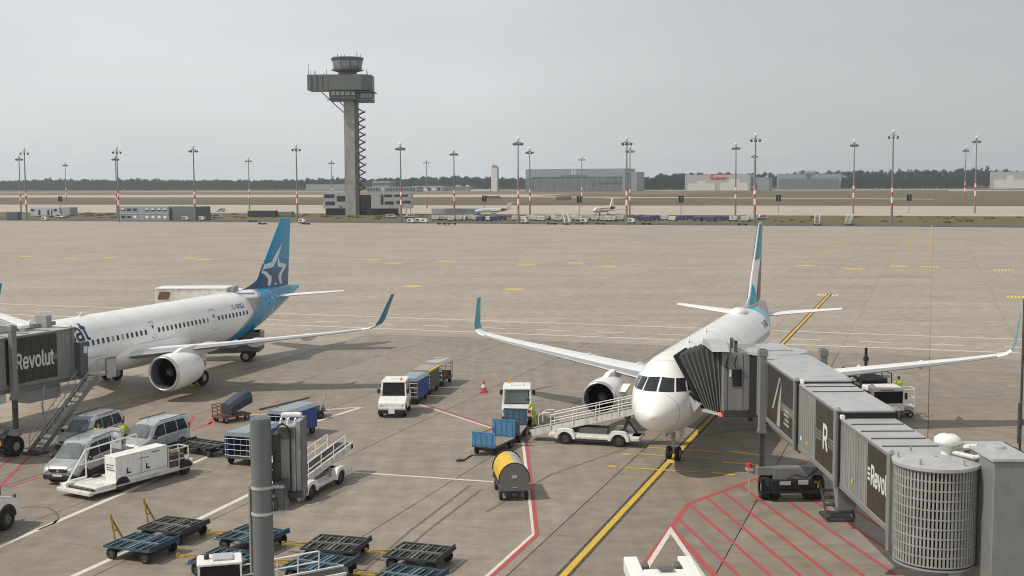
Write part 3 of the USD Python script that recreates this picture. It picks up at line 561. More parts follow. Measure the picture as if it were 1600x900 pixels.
for p, hh in ((486, 7), (490, 3), (495, 2.4), (497, 2.8), (510, 1.4), (514, 3.4), (575, 3.2), (577, 2.2)): B().bx(tpx(p) - .1, tpx(p) + .1, -3, -2.8, tz(121), tz(121) + hh * .8).put('roof_antenna', DSTEEL, tw)
for (a, c) in ((504, 538), (518, 540)): B().beam((tpx(a), -4.6, tz(144)), (tpx(c) + .6, -4.2, tz(178 if a < 510 else 170)), .55).put('brace', LGREY, tw)
cb = B().prism([(tpx(519), tz(145)), (tpx(560), tz(145)), (tpx(560), tz(160)), (tpx(520), tz(160))], -6.8, 4).bx(tpx(560), tpx(585), -6.3, 4, tz(162), tz(148)).bx(tpx(516), tpx(560), -7.4, -6.6, tz(160), tz(159)).put('lower_cabin', CABIN, tw)
for a, c in ((522, 528.5), (530, 535), (537, 542), (544, 551), (553.5, 559)): B().bx(tpx(a), tpx(c), -6.9, -6.75, tz(152), tz(146)).put('window', TGL, cb)
for a, c in ((567.5, 571), (572, 575), (576.5, 580), (581, 584)): B().bx(tpx(a), tpx(c), -6.4, -6.25, tz(156), tz(149.5)).put('window', TGL, cb)
B().bx(tpx(556), tpx(589), -7, 5, tz(147.5), tz(146.8)).bx(tpx(562), tpx(588), -7.2, -6.3, tz(163.5), tz(162.6)).put('cabin_roof', DGREY, cb)
for a, c in ((516.5, 559), (564, 588)): B().beam((tpx(a), -7.4, tz(156 if a < 530 else 159)), (tpx(c), -7.4, tz(156 if a < 530 else 159)), .08).put('rail', STEEL, cb)
B().lathe([(4.6, tz(146) ), (4.6, tz(121))], (tpx(545), 0, 0), n=10).put('neck', CLAD, tw)
B().lathe([(4.2, tz(121)), (4.3, tz(116)), (6.6, tz(113.5)), (7.5, tz(113)), (7.5, tz(112)), (6.4, tz(111.8))], (tpx(545), 0, 0), n=10).put('balcony', DGREY, tw)
B().lathe([(7.5, tz(110.4)), (7.45, tz(110.2))], (tpx(545), 0, 0), n=20).put('balcony_rail', STEEL, tw)
B().lathe([(6.4, tz(111.8)), (6.7, tz(108.8)), (7.2, tz(98.6)), (7.5, tz(96.5)), (7.7, tz(94.5)), (7.3, tz(93.3)), (.1, tz(92.6))], (tpx(545), 0, 0), n=10).put('cab_frame', DGREY, tw)
for k in range(10):
    a0, a1 = (k + .08) * PI / 5, (k + .92) * PI / 5; zc, zt = tz(108.2), tz(99); c = tpx(545)
    def gp(a, r, z):
        am = (k + .5) * PI / 5; rr = r * math.cos(PI / 10) / math.cos(a - am); return (c + rr * math.cos(a), rr * math.sin(a), z)
    B().add([gp(a0, 6.79, zc), gp(a1, 6.79, zc), gp(a1, 7.26, zt), gp(a0, 7.26, zt)], [(0, 1, 2, 3)]).put('cab_window', TGL, tw)
for p, hh in ((530, 1.3), (536, .8), (541, 1.0), (560, 2.0), (566, 1.2)): B().bx(tpx(p) - .12, tpx(p) + .12, -.2, .2, tz(93), tz(92) + hh).put('roof_antenna', DSTEEL, tw)
# building at its foot
tb = thing('tower_building', 'low pale clad building around the foot of the control tower', 'building', (TX, TY, 0))
B().bx(tpx(505), tpx(540.5) - .4, -2, 9, tz(325), tz(300.5)).put('clad_block', CLADL, tb)
B().bx(tpx(508), tpx(540) - .4, -1.5, 8.5, 0, tz(325)).put('ground_floor', DKG, tb)
B().bx(tpx(580), tpx(642), -4, 8, tz(325.5), tz(302)).put('clad_block', CLADL, tb)
B().bx(tpx(572), tpx(622), -3, 7, 0, tz(325.5)).put('ground_floor', DKG, tb)
B().bx(tpx(560) + .3, tpx(580) - .1, .2, 8, 0, tz(304.5)).put('glazed_link', DKG, tb)
for xx in (634, 641): B().cyl((tpx(xx), -3.4, 0), (tpx(xx), -3.4, tz(325.5)), .22).put('column', LGREY, tb)
for a, c, y0, y1, yy in ((506.5, 522.5, 303.5, 309, -2), (508, 523, 314.5, 320, -2), (526, 539.2, 306, 314.5, -2), (595, 599, 304, 319.5, -4), (600.5, 613, 304, 308, -4), (615.5, 637, 304, 307.5, -4), (601, 615, 314.5, 319.5, -4), (631.5, 641, 313.5, 318, -4)): B().bx(tpx(a), tpx(c), yy - .06, yy + .2, tz(y1), tz(y0)).put('window', DKG, tb)
B().bx(tpx(619), tpx(631), -4.05, -3.8, tz(318.5), tz(313.5)).put('window', mat('tinted_green_glazing', (.07, .10, .08), .2), tb)
B().cyl((tpx(596), 2, tz(302)), (tpx(596), 2, tz(302) + 1.2), .5).lathe([(.02, 2.2), (.9, 1.8), (1.2, 1.0), (.9, .3), (.1, 0)], (tpx(596), 2, tz(302) + .6), n=12).put('radome', WHITE, tb)
B().beam((tpx(531), -2.3, tz(321)), (tpx(541), -2.5, 1.0), .8, .5).put('outside_stair', DSTEEL, tb)

# ---------------------------------------------------------------- floodlight masts
MAST = mat('mast_steel', (0.20, 0.215, 0.22), 0.5, 0.3, var=.08); MRED = mat('mast_red_band', (0.52, 0.10, 0.07), 0.5); MWHT = mat('mast_white_band', (0.72, 0.68, 0.64), 0.5)
ms = thing('floodlight_mast', '', 'light mast', (0, 0, 0), 0, 'floodlight masts along the far apron and taxiway')
def rad(z): return .42 - .008 * z
B().cyl((0, 0, 0), (0, 0, 5.2), rad(0), rad(5), 10).put('pole', MAST, ms); B().cyl((0, 0, 12.8), (0, 0, 30), rad(12.8), rad(30), 10).put('pole', MAST, ms)
for k, (a, c) in enumerate(((5.2, 7.0), (7.0, 9.0), (9.0, 10.6), (10.6, 12.0), (12.0, 12.8))): B().cyl((0, 0, a), (0, 0, c), rad(a) + .03, rad(c) + .03, 10).put('painted_band', MWHT if k % 2 else MRED, ms) if k else B().cyl((0, 0, a), (0, 0, c), rad(a) + .03, rad(c) + .03, 10).put('painted_band', MRED, ms)
B().lathe([(.02, 31.2), (.45, 31.0), (.6, 30.6), (.45, 30.2), (.2, 29.9)], n=10).put('lamp_hood', WHITE, ms)
b = B()
for k in range(6): a = k * PI / 3 + .2; b.beam((0, 0, 29.6), (1.5 * math.cos(a), 1.5 * math.sin(a), 29.0), .12)
b.put('head_frame', MAST, ms)
for k in range(6): a = k * PI / 3 + .2; c, s_ = math.cos(a), math.sin(a); B().frame((1.65 * c, 1.65 * s_, 28.55), [[c, s_, -.5], [-s_, c, 0], [.45 * c, .45 * s_, .9]], (.5, .6, .85), .1).put('floodlight', DGREY, ms)
MPX = [(810, 350, 221), (42, 345, 232), (33, 334, 243), (104, 320, 254), (186, 347, 230), (183, 333, 243), (305, 345, 228), (390, 328, 246), (465, 344, 226), (519, 322, 250), (627, 348, 224), (667, 325, 249), (710, 337, 234), (828, 337, 231), (909, 324, 244), (979, 352, 215), (984, 338, 229), (1149, 336, 224), (1179, 352, 209), (1178, 323, 239), (1333, 335, 219), (1393, 350, 204), (1507, 320, 229), (1523, 333, 213)]
def near(px, py): return 'standing on the apron edge' if py > 342 else ('standing on the verge strip' if py > 330 else 'standing beyond the taxiway')
MLAB = ['between the tower and the big hangar, behind the small parked jet', 'tallest at the far left', 'just behind the far left one', 'small, near the left edge before the woods', 'left of the two storey cabins', 'close behind the mast by the two storey cabins', 'right of the two storey cabins beside parked cars', 'small, behind the dark green containers', 'left of the control tower over the blue fin', 'small and far, left of the tower shaft', 'right of the tower before its low building', 'small and far, right of the tower building', 'with two lamp rings, before the white slab tower', 'at the left end of the big grey hangar', 'small, in front of the middle of the big grey hangar', 'front one of the pair at the right end of the big hangar', 'rear one of the pair at the right end of the big hangar', 'in front of the hangar with the red sign', 'tall, behind the teal fin', 'small, close behind the mast over the teal fin', 'right of the far grey hangar', 'tallest on the right of the scene', 'small, near the right edge', 'near the right edge by the far white hangar']
for i, (px, py, ty) in enumerate(MPX):
    p = at(px, py); D = p[1]; hor = 285.2 - (px - 800) * .0052; hh = H + (hor - ty) / F * D
    lab = 'grey floodlight mast, ' + MLAB[i]
    if i == 0: ms.GetAttribute('xformOp:translate').Set(Gf.Vec3d(*p)); ms.SetCustomDataByKey('label', lab)
    else: dup(ms, p, i * .7, lab, None, (1, 1, hh / 31))
# two-board signals on thin posts
sg0 = thing('board_signal', '', 'signal post', (0, 0, 0), 0, 'twin board signals along the taxiway')
B().cyl((0, 0, 0), (0, 0, 6.6), .14, n=8).bx(-.9, .9, -.05, .05, 6.2, 6.4).put('post', MAST, sg0)
for s_ in (-1, 1): B().bx(s_ * .62 - .5, s_ * .62 + .5, -.25, .1, 5.6, 8.6, .05).put('board', BLACK, sg0)
for i, (px, py, w) in enumerate([(1064, 336, 'before the grass left of the hangar with the red sign'), (380 / 4, 331, 'above the pale cabins at far left'), (757, 333, 'behind the white parked jet right of the tower'), (905, 336, 'left of the business jet'), (1216, 334, 'between the teal fin and the far grey hangar'), (1420, 333, 'right of the tallest mast on the right')]):
    p = at(px, py); lab = 'twin black boards, ' + w
    if i == 0: sg0.GetAttribute('xformOp:translate').Set(Gf.Vec3d(*p)); sg0.SetCustomDataByKey('label', lab)
    else: dup(sg0, p, 0, lab)

# ---------------------------------------------------------------- far buildings, square to the airfield
RZ = math.atan2(V[1], V[0])
class Site:                                   # a facade: photo x on its front line becomes metres along it
    def __init__(s, name, label, cat, px0, S):
        s.S = S; s.t = thing(name, label, cat, s.at(px0), RZ); s.o = s.pos(px0)
    def ray(s, px): a = (px - 800) / F; return a
    def pos(s, px): a = s.ray(px); D = s.S / (U[1] + a * U[0]); return V[0] * a * D + V[1] * D, D
    def at(s, px): a = s.ray(px); D = s.S / (U[1] + a * U[0]); return (a * D, D, 0)
    def x(s, px): return s.pos(px)[0] - s.o[0]
    def z(s, px, py): D = s.pos(px)[1]; return H + (285.2 - (px - 800) * .0052 - py) / F * D
HANG = mat('hangar_grey_cladding', (0.245, 0.265, 0.275), 0.5, var=.05, scale=.05); HDOOR = mat('hangar_door_grey', (0.13, 0.15, 0.155), 0.55, var=.08, scale=.08); HWHT = mat('hangar_pale_cladding', (0.38, 0.38, 0.37), 0.5, var=.05, scale=.05); HPAN = mat('hangar_white_door', (0.58, 0.57, 0.54), 0.5, var=.04); SIGN = mat('red_sign_face', (0.50, 0.035, 0.06), 0.5)
g = Site('hangar', 'long grey aircraft hangar with emblem and lettering on its door', 'hangar', 822, 1960.0)
x0, x1, x2, x3 = g.x(822), g.x(833), g.x(973), g.x(977); zt = g.z(900, 264)
B().bx(x0, x1, 0, 70, 0, zt).bx(x2, x3, 0, 70, 0, zt).bx(x1, x2, 0, 70, g.z(900, 276.5), zt).bx(x1, x2, 2, 70, 0, g.z(900, 276.5)).put('hall', HANG, g.t)
n = 12; zd = g.z(900, 278)
for k in range(n): a, c = x1 + (x2 - x1) * k / n, x1 + (x2 - x1) * (k + 1) / n; B().bx(a + .25, c - .25, .8, 1.6, .2, zd - .6 - .8 * (k % 2)).put('door_leaf', HDOOR, g.t)
B().bx(x0 + .5, x1 - .4, -.15, 0, 0, zd).put('pilaster', HDOOR, g.t)
B().bx(x3, g.x(994), 6, 60, 0, g.z(985, 268.5)).put('annex', HANG, g.t)
def letters(site, text, h, px, py, m, y=-.25, nm='lettering'):
    v, f = words(text, h, .3, True); B().add(np.column_stack([v[:, 0] + site.x(px), y - v[:, 2], v[:, 1] + site.z(px, py)]), f).put(nm, m, site.t)
letters(g, 'Germanwings', 4.6, 934.5, 287.6, DGREY, .6)
cx, cz = g.x(929), g.z(929, 286.5); t = np.linspace(-1.9, 1.9, 14)
B().prism(Polygon([(cx - 3 + 6.5 * math.cos(q), cz + 4.6 * math.sin(q)) for q in t] + [(cx - 3.5 + 3 * math.cos(q), cz + 3.2 * math.sin(q)) for q in t[::-1]]).buffer(0), .3, .7).put('emblem', DGREY, g.t)
B().bx(g.x(876), g.x(918), -.4, 0, g.z(897, 276.4), g.z(897, 273.5)).put('sign_band', HDOOR, g.t)
for q in (893.5, 897.5): B().bx(g.x(q), g.x(q + 2.3), -.5, 0, g.z(897, 273), g.z(897, 265)).put('sign_emblem', HPAN, g.t)
g = Site('hangar', 'pale hangar with white doors and a red sign on its parapet', 'hangar', 1070, 1960.0)
B().bx(0, g.x(1172), 0, 60, 0, g.z(1120, 273)).put('hall', HWHT, g.t); B().bx(g.x(1172), g.x(1200), 8, 50, 0, g.z(1180, 277)).put('annex', HANG, g.t)
for a, c, y in ((1074.5, 1117, 286.5), (1089, 1102, 282.5), (1125, 1168, 285.5), (1139, 1155, 280)): B().bx(g.x(a), g.x(c), -.5 if y > 284 else -.35, 0, .2, g.z(1120, y)).put('door_leaf', HPAN, g.t)
B().bx(g.x(1110), g.x(1132.5), -1.2, 0, g.z(1120, 279.2), g.z(1120, 271.6)).put('sign_board', SIGN, g.t)
letters(g, 'airberlin', 4.2, 1114, 277.0, mat('pink_white_lettering', (.75, .60, .58), .5), -1.25)
g = Site('hangar', 'far grey hangar with rooftop plant and small central tower', 'hangar', 1213, 2400.0)
B().bx(0, g.x(1313), 0, 60, 0, g.z(1260, 272)).bx(g.x(1254), g.x(1271), -1, 40, g.z(1260, 272), g.z(1260, 268)).put('hall', HANG, g.t); B().bx(g.x(1313), g.x(1319), 10, 60, 0, g.z(1316, 274)).put('annex', HWHT, g.t)
n = 8
for k in range(n): a, c = g.x(1216) + (g.x(1310) - g.x(1216)) * k / n, g.x(1216) + (g.x(1310) - g.x(1216)) * (k + 1) / n; B().bx(a + .3, c - .3, -.5, 0, .2, g.z(1260, 279)).put('door_leaf', HDOOR, g.t)
B().bx(g.x(1259), g.x(1265), -1.2, -.9, g.z(1260, 278), g.z(1260, 271)).put('louvre', DGREY, g.t)
for k in range(12): a = 1218 + k * 8; B().bx(g.x(a), g.x(a + 3 + k % 3), 8, 16, g.z(1260, 272), g.z(1260, 271.2 - k % 2 * .5)).put('roof_plant', DGREY, g.t)
g = Site('hangar', 'pale hangar with stepped white doors at the right edge', 'hangar', 1547, 2250.0)
B().bx(0, g.x(1700), 0, 60, 0, g.z(1580, 268.5)).put('hall', HWHT, g.t)
for a, c, y in ((1551, 1640, 280.5), (1571, 1582, 274)): B().bx(g.x(a), g.x(c), -.5 if y > 278 else -.3, 0, .2, g.z(1580, y)).put('door_leaf', HPAN, g.t)
g = Site('slab_tower', 'slender white slab tower standing far off before the woods', 'tower', 768.3, 1960.0)
B().bx(0, g.x(777.5), 0, 7, 0, g.z(773, 262)).put('shaft', HPAN, g.t); B().bx(g.x(769), g.x(777), 1, 6, g.z(773, 262), g.z(773, 259.8)).bx(g.x(771), g.x(772), 2, 3, g.z(773, 262), g.z(773, 256.5)).bx(g.x(774.5), g.x(775.5), 2, 3, g.z(773, 262), g.z(773, 257)).put('roof_plant', DGREY, g.t)
B().bx(g.x(777.5), g.x(778.4), 0, 6, 0, g.z(773, 262)).put('side_wall', HANG, g.t)
g = Site('far_terminal', 'low old terminal with a row of dark windows behind the tower', 'terminal', 575, 1900.0)
B().bx(0, g.x(652), 0, 30, 0, g.z(610, 292)).bx(g.x(581), g.x(608), 6, 26, g.z(600, 292), g.z(600, 283)).put('hall', HANG, g.t)
B().bx(g.x(579), g.x(610), 4, 28, g.z(600, 287), g.z(600, 286)).put('canopy', DGREY, g.t)
for k in range(17): a = 576 + k * 4.4; B().bx(g.x(a), g.x(a + 2.9), -.3, 0, g.z(610, 298.5), g.z(610, 293.4)).put('window', DKG, g.t)
g = Site('far_hall', 'wide low grey hall right of the control tower', 'building', 645, 2050.0)
B().bx(0, g.x(692), 0, 40, 0, g.z(670, 290.5)).put('hall', HANG, g.t)
for k in range(6): a = 647 + k * 7.5; B().bx(g.x(a), g.x(a + 4.5), -.3, 0, 1, g.z(670, 294 - k % 2)).put('bay', DKG if k % 2 else HPAN, g.t)
g = Site('far_hall', 'small pale hall left of the white slab tower', 'building', 737, 2000.0)
B().bx(0, g.x(766), 0, 30, 0, g.z(750, 296)).put('hall', HPAN, g.t)
g = Site('far_hall', 'dark roofed hall with white roof units left of the slab tower', 'building', 694, 2100.0)
B().bx(0, g.x(736), 0, 30, 0, g.z(715, 291)).put('hall', HDOOR, g.t); B().bx(g.x(712), g.x(720), 3, 9, g.z(715, 291), g.z(715, 289.6)).bx(g.x(728), g.x(732), 3, 9, g.z(715, 291), g.z(715, 289)).put('roof_plant', HPAN, g.t)
g = Site('far_hall', 'low grey hall below the woods left of the tower', 'building', 480, 2300.0)
B().bx(0, g.x(540), 0, 30, 0, g.z(510, 288)).put('hall', HANG, g.t)
# site cabins at the far apron edge
CABW = mat('cabin_pale_panel', (0.42, 0.43, 0.47), 0.5, var=.06, scale=.4, dirt=.15); CABG = mat('cabin_grey_panel', (0.30, 0.32, 0.33), 0.5, var=.06, scale=.3); BLIND = mat('white_window_blind', (.75, .75, .73), .6); GREEN = mat('dark_green_panel', (.03, .06, .05), .5, dirt=.2)
s_c = sv(at(228, 344))[0]
g = Site('site_cabins', 'two storey grey cabin block with white window blinds', 'building', 188, s_c)
B().bx(0, g.x(265), 0, 12, 0, g.z(228, 322.5)).put('block', CABG, g.t); B().bx(g.x(265), g.x(266) + 12, 1, 12, 0, g.z(265, 323)).put('rear_block', HDOOR, g.t)
B().bx(-.2, g.x(265) + .2, -.12, 0, g.z(228, 334) - .15, g.z(228, 334) + .15).put('floor_band', LGREY, g.t)
for r_, y0 in enumerate((329.5, 341)):
    for k in range(8):
        if k == 3: continue
        a = 191 + k * 9.4; f_ = B().bx(g.x(a), g.x(a + 5.6), -.1, .05, g.z(228, y0), g.z(228, y0 - 4)).put('window', DKG, g.t)
        if k > 3 or (k == 0 and r_ == 0) or (k == 2 and r_): B().bx(g.x(a) + .1, g.x(a + 5.6) - .1, -.14, -.1, g.z(228, y0 - (0 if r_ else 1.8)), g.z(228, y0 - 3.9)).put('blind', BLIND, f_)
for k in range(1, 8): B().bx(g.x(189 + k * 9.4) - .05, g.x(189 + k * 9.4) + .05, -.06, 0, .2, g.z(228, 323)).put('module_joint', HDOOR, g.t)
s_c = sv(at(80, 337))[0]
g = Site('site_cabins', 'single storey pale cabins at the far left apron edge', 'building', 50, s_c)
B().bx(0, g.x(95), 0, 6, 0, g.z(75, 324)).put('block', CABW, g.t); B().bx(g.x(95), g.x(110), .6, 6, 0, g.z(100, 324)).put('rear_block', CABG, g.t)
for a, c, y0, y1 in ((50, 55.5, 330, 326.5), (62, 65, 336, 328), (76, 79, 336, 328), (82, 83.5, 336, 327), (86, 91, 330, 326.5)): B().bx(g.x(a), g.x(c), -.08, .05, max(g.z(80, y0), .2), g.z(80, y1)).put('window', DKG, g.t)
for i, (a, c, yb, yt, m, lab) in enumerate([(11.5, 29, 344, 331, HDOOR, 'grey brown container at the far left edge of the apron'), (388, 431, 339, 329, mat('dark_blue_container', (.035, .045, .055), .5, dirt=.2), 'long dark blue green container behind the blue fin'), (432, 457, 339, 330.5, mat('grey_green_container', (.16, .21, .19), .5, dirt=.3), 'short grey green ribbed container right of the dark one'), (675, 728, 333.5, 325.5, CABG, 'long grey ribbed container left of the white parked jet'), (729, 750, 333, 325.5, mat('blue_grey_container', (.20, .27, .29), .5), 'blue grey ribbed container beside the white parked jet')]):
    g = Site('container', lab, 'container', a, sv(at((a + c) / 2, yb))[0])
    B().bx(0, g.x(c), 0, 2.6, .1, g.z((a + c) / 2, yt), .05).put('shell', m, g.t)
    for k in range(14): xx = g.x(c) * (k + .5) / 14; B().bx(xx - .12, xx + .12, -.07, 0, .3, g.z((a + c) / 2, yt) - .2).put('rib', m, g.t)

# ---------------------------------------------------------------- woods on the horizon: one far-off mass of many trees, and the air before it
LEAF = usdkit.material(stage, '/World/Looks/wood_foliage', {'o': ('object_info', {}), 'r': ('rgb_ramp', {'ramp': [(0, (.022, .040, .016)), (.5, (.032, .055, .022)), (1, (.05, .070, .028))]}), 'n': ('noise_texture', {'scale': .35, 'detail': 3.0}), 'g': ('geometry', {}),
    'x': ('mix', {'mix_type': 'multiply', 'fac': .6}), 'd': ('diffuse_bsdf', {}), 't': ('translucent_bsdf', {'color': (.05, .08, .02)}), 'm': ('mix_closure', {'fac': .25})},
    [('g.position', 'n.vector'), ('o.random', 'r.fac'), ('r.color', 'x.color1'), ('n.color', 'x.color2'), ('x.color', 'd.color'), ('d.BSDF', 'm.closure1'), ('t.BSDF', 'm.closure2')], surface='m.closure')
wood = UsdGeom.PointInstancer.Define(stage, '/World/distant_wood'); keys(wood.GetPrim(), label='dark wooded ridge along the whole horizon behind the airfield', category='woods', kind='stuff')
UsdGeom.Scope.Define(stage, '/World/distant_wood/prototypes')
def tree_mesh(seed, conic):
    r = np.random.default_rng(seed); b = B().cyl((0, 0, 0), (0, 0, .75), .018, .006, 6)
    for k in range(5): a = r.uniform(0, 2 * PI); z = r.uniform(.3, .6); b.cyl((0, 0, z), (.16 * math.cos(a), .16 * math.sin(a), z + .16), .008, .003, 4, False)
    cl = [(r.normal(0, .13), r.normal(0, .13), r.uniform(.16, .90)) for _ in range(9)]
    for k in range(230):
        c = np.array(cl[k % 9]); lim = (.30 * (1.05 - c[2]) + .04) if conic else .17
        p = c + r.normal(0, 1, 3) * (lim * .55, lim * .55, .07); n = r.normal(0, 1, 3); n /= np.linalg.norm(n); t = np.cross(n, r.normal(0, 1, 3)); t /= np.linalg.norm(t); q = np.cross(n, t); w = r.uniform(.04, .075)
        b.add([p - t * w, p - q * w * .7, p + t * w, p + q * w * .7], [(0, 1, 2, 3)])
    return b
for k in range(4): wood.CreatePrototypesRel().AddTarget(tree_mesh(40 + k, k == 3).put(f'tree_{"abcd"[k]}', LEAF, stage.GetPrimAtPath('/World/distant_wood/prototypes')).GetPath())
pos, sc, ori, idx = [], [], [], []
r = np.random.default_rng(5)
def wrow(s, va, vb, step, h, base=0.0):
    for v_ in np.arange(va, vb, step):
        q = ap(s + r.uniform(-14, 14), v_ + r.uniform(-3, 3)); hh = h * r.uniform(.84, 1.06) * (1 + .07 * math.sin(v_ * .006 + s * .01) + .05 * math.sin(v_ * .021)); w_ = r.uniform(.55, 1.0)
        pos.append((q[0], q[1], base - .4)); sc.append((hh * w_, hh * w_, hh)); a = r.uniform(0, PI); ori.append((math.cos(a), 0, 0, math.sin(a))); idx.append(int(r.choice(4, p=[.33, .33, .29, .05])))
for k in range(5): wrow(2640 + k * 30, -2750, -560, 5.2, 22.5 + k * 1.5)
for k in range(5): wrow(2560 + k * 30, -580, 420, 5.2, 21 + k * 2.3, k * 1.5)
for k in range(4): wrow(2190 + k * 26, -545, -395, 6, 19 + k * 2.5)
for k in range(3): wrow(2330 + k * 24, -160, 60, 6, 19 + k * 2.5)
wood.CreatePositionsAttr(Vt.Vec3fArray.FromNumpy(np.array(pos, np.float32))); wood.CreateScalesAttr(Vt.Vec3fArray.FromNumpy(np.array(sc, np.float32))); wood.CreateProtoIndicesAttr(Vt.IntArray(idx))
wood.CreateOrientationsAttr(Vt.QuathArray([Gf.Quath(*map(float, o)) for o in ori]))
# ---------------------------------------------------------------- passenger bridges
BW = mat('bridge_light_panel', (0.245, 0.25, 0.245), 0.45, var=.07, scale=.6, dirt=.4); BF = mat('bridge_frame_grey', (0.20, 0.205, 0.203), 0.45, var=.07, dirt=.3); BR = mat('bridge_roof_sheet', (0.40, 0.415, 0.42), 0.4, var=.07, scale=.5, dirt=.3)
AD = mat('brown_advert_film', (0.032, 0.027, 0.022), 0.4, var=.15, scale=.8); ADW = mat('advert_white', (0.62, 0.62, 0.60), 0.45); ADG = mat('advert_grey_stripe', (0.16, 0.155, 0.145), .45); SEAL = mat('black_rubber_seal', (0.012, 0.012, 0.012), .8)
def wall_words(b, text, h, x, y, z, sgn, sx=1.0):      # lettering on a wall facing local +y (sgn 1, read towards -x) or -y (sgn -1, read towards +x)
    v, f = words(text, h, .012); w = v[:, 0] * sx
    if sgn > 0: b.add(np.column_stack([x - w, y + v[:, 2], z + v[:, 1]]), f)
    else: b.add(np.column_stack([x + w, y - v[:, 2], z + v[:, 1]]), f)
    return b
def tunnel(T, x0, x1, hw, zb, zt, sgn, adverts, end=True, ribs=None):
    B().bx(x0, x1, -hw + .06, hw - .06, zb + .06, zt - .08).put('tunnel_core', SEAL, T)
    for s_ in (-1, 1):
        B().bx(x0, x1, s_ * (hw - .09), s_ * (hw + .03), zt - .14, zt - .01, .02).put('roof_edge_beam', BF, T); B().bx(x0, x1, s_ * (hw - .09), s_ * (hw + .035), zb - .02, zb + .2, .02).put('floor_beam', BF, T)
        n = max(1, round((x1 - x0) / .62)); w = (x1 - x0) / n
        for k in range(n):
            xa, xb = x0 + k * w, x0 + (k + 1) * w; xm = (xa + xb) / 2
            adv = s_ == sgn and any(a <= xm <= c for a, c in adverts)
            p = B().bx(xa + .008, xb - .008, s_ * (hw - .06), s_ * (hw + (.004 if adv else 0)), zb + .2, zt - .14)
            if not adv:
                for q in (.25, .75): p.bx(xa + w * q - .05, xa + w * q + .05, s_ * (hw - .01), s_ * (hw + .018), zb + .22, zt - .16)
            p.put('advert_panel' if adv else 'wall_panel', AD if adv else BW, T)
    B().bx(x0 - .02, x1 + .02, -hw - .02, hw + .02, zt - .06, zt).put('roof', BR, T)
    for xx in (ribs if ribs is not None else np.linspace(x0 + .15, x1 - .15, 6)): B().bx(xx - .035, xx + .035, -hw + .05, hw - .05, zt - .01, zt + .035).put('roof_rib', DGREY, T)
    for xx in ((x0 + .06, x1 - .06) if end else (x0 + .06,)):
        b = B()
        for s_ in (-1, 1): b.bx(xx - .09, xx + .09, s_ * (hw + .02) - .09, s_ * (hw + .02) + .09, zb - .08, zt + .02, .02)
        b.bx(xx - .09, xx + .09, -hw, hw, zb - .12, zb + .02).put('end_frame', BF, T)
        for s_ in (-1, 1): B().cyl((xx, s_ * hw * .97, zt), (xx, s_ * hw * .97, zt + .12), .07, n=8).bx(xx - .16, xx + .16, s_ * hw - .1, s_ * hw + .1, zt, zt + .05).put('roof_bracket', STEEL, T)
def bogie(T, x, yl, yr, ztop, r=.56):
    for y in (yl, yr):
        B().bx(x - .17, x + .17, y - .17, y + .17, 3.2, ztop, .03).bx(x - .21, x + .21, y - .21, y + .21, ztop - .32, ztop, .03).bx(x - .2, x + .2, y - .2, y + .2, 3.15, 3.3).put('lift_column', BF, T)
        B().bx(x - .11, x + .11, y - .11, y + .11, 1.2, 3.2).put('lift_piston', DSTEEL, T)
    B().bx(x - .22, x + .22, yr - .25, yl + .25, 1.15, 1.55, .03).bx(x - .35, x - .2, yr + .5, yl - .5, 1.0, 1.5).put('cross_beam', BF, T)
    f = B().bx(x - .55, x + .5, yr + .35, yl - .35, .5, 1.0, .04).bx(x - .75, x - .55, yr + .1, yl - .1, .42, .52).cyl((x, (yl + yr) / 2, .9), (x, (yl + yr) / 2, 1.2), .3)
    f.put('bogie_frame', BLACK, T)
    for y in (yl - .15, yl - .62, yr + .15, yr + .62):
        w_ = B().lathe([(.26, -.2), (r - .06, -.21), (r, -.13), (r, .13), (r - .06, .21), (.26, .2)], (x, y, r), 'y', 26).put('wheel', RUBBER, T, 40)
        B().lathe([(.03, -.16), (.26, -.14), (.26, .14), (.03, .16)], (x, y, r), 'y', 14).put('rim', GREY, w_)
    B().tube([(x - .3, yr + .2, 1.5), (x - .5, yr + .8, 1.1), (x - .45, yr + 1.3, 1.25), (x - .35, yr + 1.7, 1.05)], .03).put('hydraulic_hose', BLACK, T)
    B().bx(x - .64, x - .56, yr + .75, yr + 1.2, .82, 1.02).bx(x - .64, x - .56, yl - 1.25, yl - .75, .8, .95).put('valve_block', LGREY, T)
    B().bx(x - .80, x - .76, yr + .3, yr + .36, .7, 1.0).bx(x - .80, x - .76, yr + .3, yr + .5, .96, 1.0).put('safety_bracket', YELLOW, T)

T = thing('passenger_bridge', 'grey telescopic passenger bridge with slatted round rotunda, docked at the right airliner', 'jet bridge', (13.05, 36.7, 0), PI / 2)
A0, A1_, B0, B1, C0, C1 = 1.25, 7.6, 7.2, 13.7, 13.3, 20.9
tunnel(T, A0, A1_, .98, 3.62, 6.2, 1, [(1.3, 3.75)], ribs=(2.4, 3.6, 4.8, 6.0)); tunnel(T, B0, B1, 1.08, 3.72, 6.48, 1, [(7.6, 10.4)], ribs=(11.2, 12.4)); tunnel(T, C0, C1, 1.18, 3.74, 6.6, 1, [(13.4, 18.9)], ribs=())
for x_, hw, zb, zt in ((B0 - .1, 1.08, 3.68, 6.42), (C0 - .1, 1.18, 3.7, 6.54)): B().bx(x_, x_ + .06, -hw, hw, zb, zt).put('end_seal', SEAL, T)
b = B(); wall_words(b, 'Revolut', .66, 3.38, .985, 4.72, 1, .72); b.put('lettering', ADW, T)
for k in range(3): B().bx(3.46, 3.72, .984, .99, 4.80 + k * .17, 4.89 + k * .17).put('advert_stripe', ADW, T)
b = B(); wall_words(b, 'R', .95, 9.35, 1.085, 4.65, 1, .9); b.put('lettering', ADW, T)
